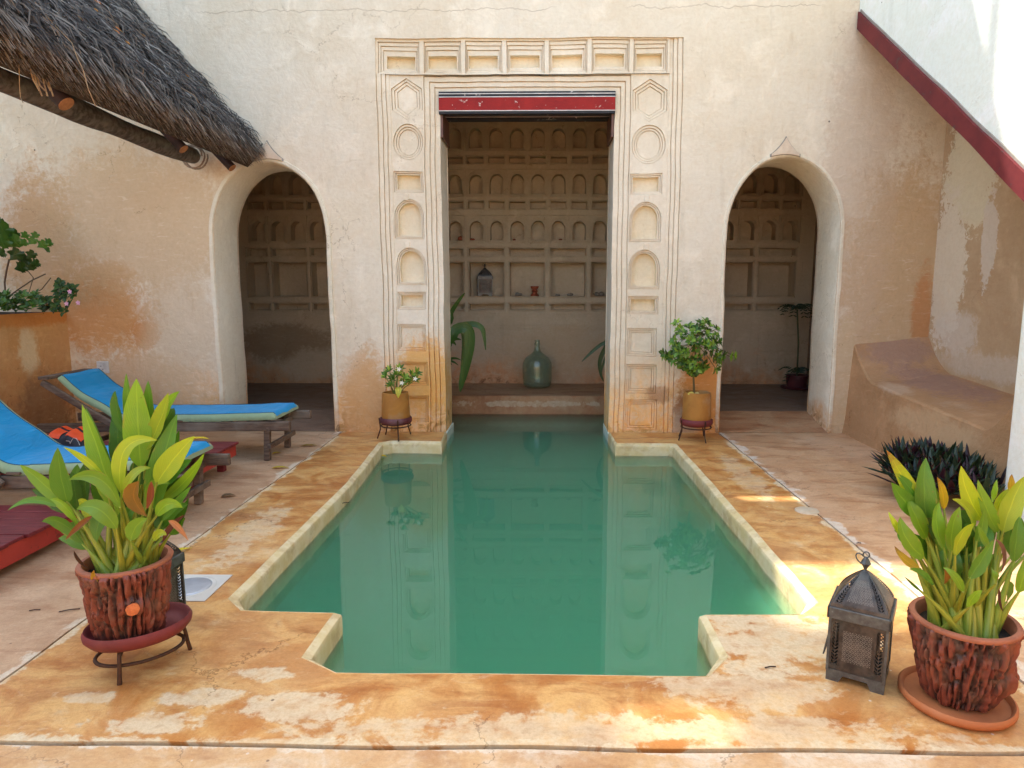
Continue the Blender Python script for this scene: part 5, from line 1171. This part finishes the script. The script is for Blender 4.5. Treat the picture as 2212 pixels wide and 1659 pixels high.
m = MB(); p = ony(1500, 852, 6.93); leaf(m, p, p+Vector((-.04, 0, .02)), p+Vector((-.07, 0, .0)), .04, (.60, .55, .12), 5, .2); leaf(m, p, p+Vector((.03, 0, .02)), p+Vector((.05, 0, .01)), .03, (.60, .50, .2), 5, .2); m.obj('yellow_leaf', M_leafs, p2)

# ------------------------------------------------------------------ lanterns
def lantmat():
    t = T('pierced_metal'); u, v, _ = t.xyz(t.uvn)
    n = t.noise(t.ob, 25, 5); n2 = t.noise(t.ob, 8, 4)
    col = t.mix(t.ramp(n, .35, .65), (.045, .036, .032), (.095, .075, .062)); col = t.mix(t.mt('MULTIPLY', t.ramp(n2, .5, .7), .5), col, (.10, .12, .115))
    # engraving: diamonds and bands in the middle of each panel (uv 0..1 across a panel)
    du = t.mt('ABSOLUTE', t.mt('SUBTRACT', u, .5)); 
    fu = t.mt('FRACT', t.mt('MULTIPLY', u, 9)); fv = t.mt('FRACT', t.mt('MULTIPLY', v, 13))
    dd = t.mt('ADD', t.mt('ABSOLUTE', t.mt('SUBTRACT', fu, .5)), t.mt('ABSOLUTE', t.mt('SUBTRACT', fv, .5)))
    eng = t.mt('ABSOLUTE', t.mt('SUBTRACT', t.mt('FRACT', t.mt('MULTIPLY', dd, 2.5)), .5)); eng = t.ramp(eng, .08, .18, 1, 0)
    inmid = t.mt('MULTIPLY', t.ramp(du, .24, .27, 1, 0), t.mt('MULTIPLY', t.ramp(v, .2, .23), t.ramp(v, .77, .8, 1, 0)))
    k = t.mt('MULTIPLY', eng, inmid); col = t.mix(t.mt('MULTIPLY', k, .55), col, (.42, .38, .33))
    # leaf-shaped piercings in two slanting rows up each side and over the top
    def row(cu, sgn):
        f = t.mt('SUBTRACT', t.mt('FRACT', t.mt('MULTIPLY', t.mt('ADD', v, t.mt('MULTIPLY', t.mt('SUBTRACT', u, cu), .9*sgn)), 15)), .5)
        a = t.mt('DIVIDE', t.mt('SUBTRACT', u, cu), .030); b = t.mt('DIVIDE', f, .36)
        return t.ramp(t.mt('ADD', t.mt('MULTIPLY', a, a), t.mt('MULTIPLY', b, b)), .9, 1.0, 1, 0)
    h = row(.085, 1)
    for cu, sg in ((.15, -1), (.85, 1), (.915, -1)): h = t.mt('MAXIMUM', h, row(cu, sg))
    h = t.mt('MULTIPLY', h, t.mt('MULTIPLY', t.ramp(v, .12, .125), t.ramp(v, .9, .905, 1, 0)))
    dots = t.ramp(t.vor(t.comb(t.mt('MULTIPLY', u, 1), t.mt('MULTIPLY', v, 1.8), 0), 22), .16, .19, 1, 0)
    h = t.mt('MAXIMUM', h, t.mt('MULTIPLY', dots, t.mt('MULTIPLY', t.ramp(v, .03, .035), t.ramp(v, .115, .12, 1, 0))))
    t.fin(col, .42, t.bump(t.mt('ADD', n, k), .4, .002), .55, .5)
    tr = t.t.nodes.new('ShaderNodeBsdfTransparent'); mx = t.t.nodes.new('ShaderNodeMixShader')
    t.put(mx.inputs[0], h); t.put(mx.inputs[1], t.b.outputs[0]); t.put(mx.inputs[2], tr.outputs[0]); t.put(t.out.inputs['Surface'], mx.outputs[0]); return t.m
M_pier = lantmat(); M_lmetal = paint('dark_pewter', (.085, .08, .078), (.14, .145, .14), .42, 20, (.20, .22, .21), .60, .5)
def lantern(name_loc, label, rz, grp='pierced metal lanterns'):
    """0.21 m wide, 0.53 m tall; local coordinates"""
    t = bpy.data.objects.new('lantern', None); COL.objects.link(t); tag(t, label, 'lantern', grp)
    W_, H0, H1, HR = .104, .045, .275, .455
    def put(m, nm, mt_, par=None, **k):
        o = m.obj(nm, mt_, None, **k); o.parent = par or t; return o
    for i in range(4):
        a = i*math.pi/2; c, s_ = math.cos(a), math.sin(a)
        rot = lambda x, y, z: Vector((x*c-y*s_, x*s_+y*c, z))
        m = MB(); m.add([rot(-W_, -W_, H0), rot(W_, -W_, H0), rot(W_, -W_, H1), rot(-W_, -W_, H1)], [(0, 1, 2, 3)], 0, [(0, 0), (1, 0), (1, 1), (0, 1)]); put(m, 'side_panel', M_pier)
        m = MB(); N_ = 10
        def roof(a_, b_):
            w = (W_*.93)*(1-b_**1.45)+.010; z = H1+.045+(HR-H1-.045)*b_
            return rot((a_*2-1)*w, -w, z)
        m.grid(roof, 6, N_+1); put(m, 'roof_panel', M_pier)
        m = MB(); m.obox(rot(0, -W_-.006, H1+.02), rot(W_+.012, 0, 0), rot(0, .006, 0), (0, 0, .024)); put(m, 'collar', M_lmetal, bevel=.003)
        m = MB(); m.obox(rot(W_, -W_, (H0+H1)/2), rot(.005, 0, 0), rot(0, .005, 0), (0, 0, (H1-H0)/2+.003)); put(m, 'corner_post', M_lmetal)
        m = MB(); fx = W_+.003
        vs = [rot(-fx, -fx, H0+.006), rot(fx, -fx, H0+.006), rot(fx, -fx, 0), rot(fx*.55, -fx, 0), rot(fx*.42, -fx, .030), rot(-fx*.42, -fx, .030), rot(-fx*.55, -fx, 0), rot(-fx, -fx, 0)]
        m.add(vs, [tuple(range(8))]); put(m, 'foot_skirt', M_lmetal)
    m = MB(); m.box(-W_, W_, -W_, W_, H0-.002, H0+.001); put(m, 'floor_plate', M_lmetal)
    m = MB(); m.box(-W_-.004, W_+.004, -W_-.004, W_+.004, H1+.040, H1+.044); put(m, 'roof_plate', M_lmetal)
    m = MB(); m.lathe([(.014, HR-.006), (.006, HR+.005), (.008, HR+.012), (.020, HR+.032), (.010, HR+.052), (.004, HR+.058), (0, HR+.06)], 8); fi = put(m, 'finial', M_lmetal)
    m = MB(); m.tube([(.012*math.cos(a), 0, HR+.068+.012*math.sin(a)) for a in [i*.5236 for i in range(13)]], .003, 6); o = put(m, 'ring', M_lmetal, fi)
    m = MB(); m.tube([(-.018+.018*math.cos(a)-.01*math.sin(a), .004, HR+.045+.022*math.sin(a)) for a in [i*.5236 for i in range(13)]], .0028, 6); put(m, 'handle_ring', M_lmetal, fi)
    m = MB(); m.obox((-W_-.016, .0, .14), (.003, 0, .0), (0, .03, 0), (.012, 0, .075)); put(m, 'door_flap', M_lmetal)
    t.location = name_loc; t.rotation_euler.z = rz; return t
LA = lantern((1.325, 2.633, 0), 'tall dark pierced metal lantern standing on the deck beside the near right pot', math.radians(-32))
LB2 = copy_tree(LA); LB2.location = (-1.868, 3.02, 0); LB2.rotation_euler.z = math.radians(-8)
LB2['label'] = 'grey metal lantern mostly hidden behind the near left pot'
LC = copy_tree(LA); pn = ony(1048, 640, YR+.10); LC.location = (pn.x, YR+.08, rowsz['b'][0]+.002); LC.rotation_euler.z = math.radians(8); LC.scale = (1.02, .75, .93)
LC['label'] = 'black metal lantern in a square niche of the alcove wall'

# ------------------------------------------------------------------ things in the alcove
pb = Vector((-.05, 9.86, .136)); m = MB()
m.lathe([(0, .004), (.15, .0), (.19, .012), (.208, .05), (.215, .15), (.218, .30), (.208, .37), (.175, .43), (.12, .475), (.075, .505), (.05, .54), (.038, .585), (.036, .62), (.046, .628), (.046, .645), (.036, .65), (.034, .67), (.040, .68), (.038, .69), (.030, .688), (.030, .62), (.045, .53), (.11, .468), (.17, .42), (.205, .36), (.212, .3), (.209, .15), (.2, .05), (.18, .018), (0, .012)], 56, (0, 0, 0), rot=0)
dj = m.obj('glass_demijohn', M_glass, smooth=60); dj.location = pb
tag(dj, 'big green glass demijohn on the ledge behind the pool', 'bottle')
bz = ony(1155, 640, YR+.08); m = MB()
m.lathe([(0, 0), (.062, 0), (.064, .02), (.04, .035), (.034, .06), (.055, .075), (.034, .09), (.036, .10), (.058, .125), (.062, .15), (.050, .148), (.03, .12), (0, .115)], 28)
o = m.obj('clay_brazier', M_burnt, smooth=40); o.location = (bz.x, YR+.09, rowsz['b'][0]+.001); tag(o, 'small red clay brazier in the middle square niche', 'brazier')
def shell(u, row, s_, lab, seed, mat=M_shell, dz=0):
    p = ony(u, 500, YR+.06); m = MB(); R2 = random.Random(seed)
    for k_ in range(3):
        c = Vector((R2.uniform(-.5, .5)*s_, R2.uniform(-.2, .2)*s_, s_*.28)); r = s_*R2.uniform(.25, .42)
        m.grid(lambda a, b: c+Vector((math.cos(a*6.283)*math.sin(b*3.1416)*r*1.3, math.sin(a*6.283)*math.sin(b*3.1416)*r, max(-c.z, math.cos(b*3.1416)*r)))*(1+.25*mnoise.noise(Vector((a*7, b*5, seed)))), 12, 8, True)
    o = m.obj('coral_piece', mat, smooth=60); o.location = (p.x, YR+.07, rowsz[row][0]+.002); tag(o, lab, 'coral', 'coral and shells in the niches')
shell(1122, 'b', .08, 'grey coral lump left of the red brazier in the middle square niche', 1)
shell(1206, 'b', .045, 'tiny coral lump at the left in the fourth square niche', 2)
shell(1235, 'b', .075, 'spiky coral lump at the right in the fourth square niche', 3)
shell(1295, 'b', .10, 'long pale coral heap in the rightmost square niche of the alcove', 4)
shell(1001, 'a3', .09, 'reddish heap in the lowest arched niche nearest the left jamb', 5, M_burnt)
shell(1020, 'a3', .05, 'small lump in the second lowest arched niche from the left jamb', 6, M_burnt)
shell(1112, 'a3', .04, 'small lump in the fourth lowest arched niche from the left jamb', 7, M_burnt)
shell(1210, 'a3', .035, 'small lump in the sixth lowest arched niche from the left jamb', 8, M_burnt)
# strap-leaved plants on the alcove floor, behind the jambs
def strap(root_lab, pts_list, y, pc, col):
    t = thing('strap_leaf_plant', root_lab, 'plant', (pc[0], pc[1], .13), 'strap-leaved plants in the alcove')
    m = MB(); m.lathe([(0, .132), (.14, .132), (.17, .3), (.18, .38), (.165, .385), (.15, .35), (0, .34)], 28, (pc[0], pc[1], 0)); m.obj('pot', M_dish, t, smooth=40)
    fo = MB()
    for pts, w, dy in pts_list:
        V = [Vector((pc[0], pc[1], .35))]+[ony(u, v, y+dy) for u, v in pts]
        # smooth spline through the points as one blade
        P_ = []
        for i in range(len(V)-1):
            p0, p1, p2, p3 = V[max(i-1, 0)], V[i], V[i+1], V[min(i+2, len(V)-1)]
            for q in (0, .25, .5, .75): P_.append(.5*(2*p1+(p2-p0)*q+(2*p0-5*p1+4*p2-p3)*q*q+(3*p1-p0-3*p2+p3)*q**3))
        P_.append(V[-1]); n = len(P_); vs = []; uv = []; W2 = w*y/F_PX
        for i, p in enumerate(P_):
            t_ = (P_[min(i+1, n-1)]-P_[max(i-1, 0)]).normalized(); s_ = t_.cross(Vector((0, -1, .2))).normalized(); hw = W2*.5*max(.12, math.sin(math.pi*min(.97, .12+.88*i/(n-1)))**.7)
            for k_ in (-1, 0, 1): vs.append(p+s_*hw*k_+Vector((0, .25*hw*(1-abs(k_)), 0))); uv.append((.5+.5*k_, i/n))
        fo.add(vs, [(i*3+j, i*3+j+1, (i+1)*3+j+1, (i+1)*3+j) for i in range(n-1) for j in (0, 1)], 0, uv, (*col, 1))
    fo.obj('foliage', M_leafs, t, smooth=180)
strap('strap-leaved plant drooping out from behind the left jamb of the pool doorway', [
    ([(960, 735), (985, 708), (1020, 700), (1040, 708), (1046, 728), (1049, 756)], 13, -.1), ([(960, 745), (985, 712), (1010, 712), (1014, 745), (1006, 790), (997, 828), (994, 846)], 24, -.25), ([(958, 750), (975, 716), (998, 710), (1005, 735), (1000, 790), (996, 815)], 17, -.15),
    ([(962, 710), (975, 675), (992, 648), (1004, 633)], 10, 0), ([(958, 760), (972, 738), (985, 732), (996, 734)], 9, 0), ([(958, 775), (970, 742), (980, 740), (985, 746)], 8, .1), ([(958, 790), (972, 776), (985, 774), (996, 778)], 6, .1), ([(958, 770), (968, 778), (976, 788)], 6, .1), ([(955, 800), (966, 780), (980, 782), (990, 789)], 6, .0)], 8.5, (-1.98, 8.6), (.055, .13, .022))
strap('strap-leaved plant reaching in from behind the right jamb of the pool doorway', [
    ([(1330, 738), (1306, 741), (1288, 752), (1270, 768), (1257, 781)], 8, 0), ([(1330, 730), (1308, 752), (1296, 780), (1298, 808), (1304, 824)], 10, .1), ([(1330, 745), (1312, 765), (1302, 790), (1300, 806)], 6, -.1)], 8.6, (1.72, 8.7), (.055, .10, .035))
# plant behind the right arch
dp = ony(1722, 800, 9.8); ap = thing('indoor_palm', 'dark feathery plant in a pot behind the right arch', 'plant', (dp.x, 9.8, .13))
m = MB(); m.lathe([(0, .134), (.2, .134), (.22, .16), (.21, .165), (.13, .16), (.15, .3), (.16, .33), (.14, .33), (0, .31)], 32, (dp.x, 9.8, 0)); m.obj('pot', M_dish, ap, smooth=40)
m = MB(); tp2 = ony(1722, 668, 9.8); m.tube([(dp.x, 9.8, .3), ((dp.x+tp2.x)/2+.02, 9.8, .8), tp2], .012, 6, c=(.07, .09, .04, 1)); m.obj('stem', M_leafs, ap)
R_ = random.Random(3); fo = MB()
for i in range(17):
    a = i*2.4; L = R_.uniform(.16, .32); src = tp2 if i < 11 else Vector((dp.x, 9.8, .36))
    d = Vector((math.cos(a), math.sin(a)*.8, 0)); e_ = src+d*L+Vector((0, 0, R_.uniform(-.10, .06)))
    for k_ in range(1, 9):
        q = k_/8; p = src*(1-q)**2+(src+d*L*.5+Vector((0, 0, .14)))*2*q*(1-q)+e_*q*q
        for sg in (-1, 1):
            dd = (Vector((-d.y, d.x, 0))*sg+d*.5+Vector((0, 0, -.35))).normalized(); leaf(fo, p, p+dd*.03, p+dd*.075, .018, (.035, .065, .035), 3, .1)
fo.obj('foliage', M_leafs, ap, smooth=180)

# ------------------------------------------------------------------ planter plants (left edge)
R_ = random.Random(12)
vn = thing('climbing_vine', 'tall vine with lobed dark green leaves in the left planter', 'plant', (-5.75, 6.6, 1.26), 'plants in the left planter')
m = MB(); y = 6.55
m.tube([ony(8, 672, y), ony(12, 640, y), ony(10, 610, y), ony(14, 585, y), ony(20, 560, y)], .008, 6, c=(.10, .06, .04, 1)); m.tube([ony(12, 645, y), ony(40, 625, y), ony(70, 605, y), ony(98, 592, y)], .006, 6, c=(.10, .07, .04, 1))
m.tube([ony(40, 560, y), ony(72, 600, y), ony(60, 640, y), ony(90, 625, y), ony(110, 600, y)], .004, 6, c=(.08, .06, .03, 1)); m.obj('stem', M_leafs, vn)
fo = MB()
def lobed(p, s_, c, tilt):
    nx = Vector((math.cos(tilt), .25*math.sin(tilt*3), math.sin(tilt))); nz = Vector((-math.sin(tilt), -.4, math.cos(tilt))).normalized(); ctr = p; vs = [ctr-Vector((0, .01, 0))]; N_ = 22; uv = [(.5, .5)]
    for i in range(N_):
        a = i*2*math.pi/N_; r = s_*(.82+.20*math.cos(a*5+1.57)+.06*math.cos(a*11))*(.75 if abs(a-4.71) < .3 else 1)
        vs.append(ctr+nx*r*math.cos(a)+nz*r*math.sin(a)+Vector((0, .18*r*math.cos(a*2.5), 0))); uv.append((.5+.5*math.cos(a), .5+.5*math.sin(a)))
    fo.add(vs, [(0, i+1, (i+1) % N_+1) for i in range(N_)], 0, uv, (*c, 1))
for (u, v, s_, q) in ((8, 497, 22, 1), (20, 515, 20, .8), (5, 520, 24, 1.1), (34, 522, 18, 1.4), (30, 505, 14, .8), (54, 508, 10, 1.6), (52, 524, 11, 1.5), (70, 520, 11, 1.6), (76, 508, 9, 1.5), (92, 528, 12, 1.6), (105, 524, 12, 1.5), (102, 538, 10, 1.3), (35, 550, 17, .5), (50, 560, 20, .5), (62, 572, 19, .55), (46, 578, 16, .5), (78, 568, 13, .6), (3, 545, 16, .7), (2, 480, 15, .6), (68, 550, 12, .5), (6, 640, 14, .7), (0, 655, 14, .6)):
    lobed(ony(u, v, y+R_.uniform(-.15, .15)), s_*y/F_PX, tuple(x*q for x in (.045, .115, .022)), R_.uniform(-.6, .6))
fo.obj('foliage', M_leafs, vn, smooth=180)
bs = thing('leafy_bush', 'low leafy green bush at the back of the left planter', 'plant', (-5.6, 6.5, 1.26), 'plants in the left planter')
fo = MB()
for i in range(30):
    u = R_.uniform(2, 88); v = 670-R_.uniform(0, 46)*(1-abs(u-44)/110); rosette(fo, ony(u, v, 6.5+R_.uniform(-.2, .2)), (R_.uniform(-.5, .5), -.6, .9), 9, .075, .034, [(.05, .14, .025), (.035, .10, .02), (.08, .18, .03)], R_, .25)
fo.obj('foliage', M_leafs, bs, smooth=180)
pw = thing('flowering_periwinkle', 'pink-flowered plant hanging over the corner of the left planter', 'plant', (-5.3, 6.9, 1.3), 'plants in the left planter')
fo = MB()
for i in range(26):
    a = R_.uniform(0, 6.28); r = math.sqrt(R_.random()); u = 132+34*r*math.cos(a); v = 640+34*r*math.sin(a); rosette(fo, ony(u, v, 6.75+R_.uniform(-.15, .15)), (R_.uniform(-.6, .6), -.8, .5), 7, .07, .036, [(.035, .095, .022), (.05, .13, .028), (.025, .07, .018)], R_, .15)
for i in range(10): rosette(fo, ony(R_.uniform(92, 125), R_.uniform(648, 672), 6.8), (R_.uniform(-.6, .6), -.6, .7), 7, .07, .034, [(.03, .08, .02)], R_, .2)
fo.obj('foliage', M_leafs, pw, smooth=180)
for u, v in ((156, 640), (148, 660), (175, 657)) if 0 else ((155, 632), (148, 658), (173, 656)):
    p = ony(u-4, v-2, 6.52); m = MB()
    for i in range(5):
        a = i*1.2566+.3; d = Vector((math.cos(a), -.2, math.sin(a))); leaf(m, p, p+d*.013, p+d*.025, .018, (.72, .42, .66), 4, .1, 0, .4)
    m.obj('flower', M_dry, pw)

# ------------------------------------------------------------------ purple-leaved clump (right)
pc_ = thing('purple_leaf_clump', 'dense clump of dark green and purple sword leaves below the bench', 'plant', (3.0, 5.1, 0)); fo = MB(); R_ = random.Random(21)
for i in range(60):
    a = R_.uniform(0, 6.28); r = math.sqrt(R_.random()); x = 3.06+.30*r*math.cos(a); yv = 5.05+.50*r*math.sin(a)
    if x > (3.17 if yv < 4.66 else 3.34): continue
    h = .56*(1-.42*r*r)*R_.uniform(.75, 1.05); base = Vector((x, yv, h*.35))
    nl = 15; a0 = R_.uniform(0, 6)
    for k_ in range(nl):
        aa = a0+k_*2.4; el = .25+1.1*k_/nl; d = Vector((math.cos(aa)*math.cos(el), math.sin(aa)*math.cos(el), math.sin(el))); L = R_.uniform(.18, .29)
        if (base+d*L).x > (3.19 if (base+d*L).y < 4.64 else 3.36): continue
        c = ((.018, .035, .022), (.03, .055, .032), (.05, .014, .026), (.024, .045, .03), (.035, .02, .03))[R_.randrange(5)]
        leaf(fo, base+d*.01, base+d*L*.6+Vector((0, 0, .015)), base+d*L+Vector((0, 0, -.012)), .044, c, 5, .5, 0, .5, up=-d.cross(Vector((-d.y, d.x, 0.001)))*1.0)
fo.obj('foliage', M_leafs, pc_, smooth=180)

# ------------------------------------------------------------------ floor fittings and fallen leaves
dc = onz(1743, 1104); m = MB(); m.lathe([(0, .010), (.075, .010), (.082, .006), (.084, .0)], 36, (0, 0, 0)); o = m.obj('cement_cap', M_concdisc, smooth=40); o.location = (dc.x, dc.y, 0); tag(o, 'round cement cap set in the joint right of the pool', 'drain cover')
dt = thing('skimmer_cover', 'square white frame with a round grey lid in the deck behind the near left pot', 'drain cover', (-1.865, 3.40, 0))
m = MB(); m.box(-2.03, -1.72, 3.24, 3.56, .0015, .0055); m.obj('frame', M_tile, dt, bevel=.002)
m = MB(); m.lathe([(0, .016), (.10, .015), (.112, .010), (.116, .0055)], 40, (-1.885, 3.40, 0)); m.obj('lid', M_metalgrey, dt, smooth=40)
m = MB(); m.lathe([(.112, .006), (.128, .010), (.138, .006)], 40, (-1.885, 3.40, 0)); m.obj('ring', M_tile, dt, smooth=40)
def fallen(u, v, z, L, w, c, rz, lab):
    m = MB(); p = Vector((0, 0, 0)); d = Vector((math.cos(rz), math.sin(rz), 0)); leaf(m, p-d*L/2+Vector((0, 0, .003)), p+Vector((0, 0, .016)), p+d*L/2+Vector((0, 0, .004)), w, c, 8, .35, 0, .1, up=(0, 0, 1))
    o = m.obj('fallen_leaf', M_dry, smooth=180); o.location = onz(u, v, z); tag(o, lab, 'leaf', 'fallen leaves')
fallen(806, 999, -.116, .11, .05, (.62, .38, .02), .5, 'yellow fallen leaf floating by the left pool edge, nearer of two')
fallen(827, 987, -.116, .10, .045, (.70, .50, .04), -.4, 'yellow fallen leaf floating in the far left pool corner')
fallen(668, 964, .001, .17, .05, (.30, .20, .04), .1, 'flat brown fallen leaf on the deck beside the far lounger foot')
fallen(605, 1012, .001, .15, .05, (.45, .33, .03), .1, 'olive fallen leaf on the deck in front of the far lounger')
fallen(598, 980, .001, .09, .04, (.60, .42, .05), .6, 'yellow fallen leaf under the far lounger stretcher')
fallen(390, 1192, .001, .14, .05, (.60, .48, .03), .9, 'yellow fallen leaf on the joint behind the near left pot')
fallen(493, 1073, .001, .11, .06, (.16, .10, .05), .3, 'curled brown fallen leaf beside the near lounger leg')
fallen(432, 950, .42, .15, .06, (.70, .52, .03), .1, 'yellow leaf lying on the foot of the near lounger')
for (u, v, L, rz) in ((75, 1318, .05, .2), (150, 1318, .09, .4), (747, 1086, .05, .4), (1855, 1173, .03, .1), (2200, 1204, .03, 0), (1664, 1441, .05, .2)):
    pp_ = onz(u, v, .004); d = Vector((math.cos(rz), math.sin(rz), 0)); m = MB(); m.tube([-d*L/2, Vector((0, 0, .003)), d*L/2], .0028, 5); o = m.obj('twig', M_raft); o.location = pp_
    tag(o, {75: 'short dark twig on the deck left of the near left pot', 150: 'thin long twig on the deck beside the near left pot', 747: 'small dark twig on the orange deck left of the pool', 1855: 'tiny dark twig on the orange deck right of the pool', 2200: 'tiny twig on the deck behind the near right pot', 1664: 'dark crumb of bark on the pale deck left of the lantern'}[u], 'twig', 'twigs on the deck')
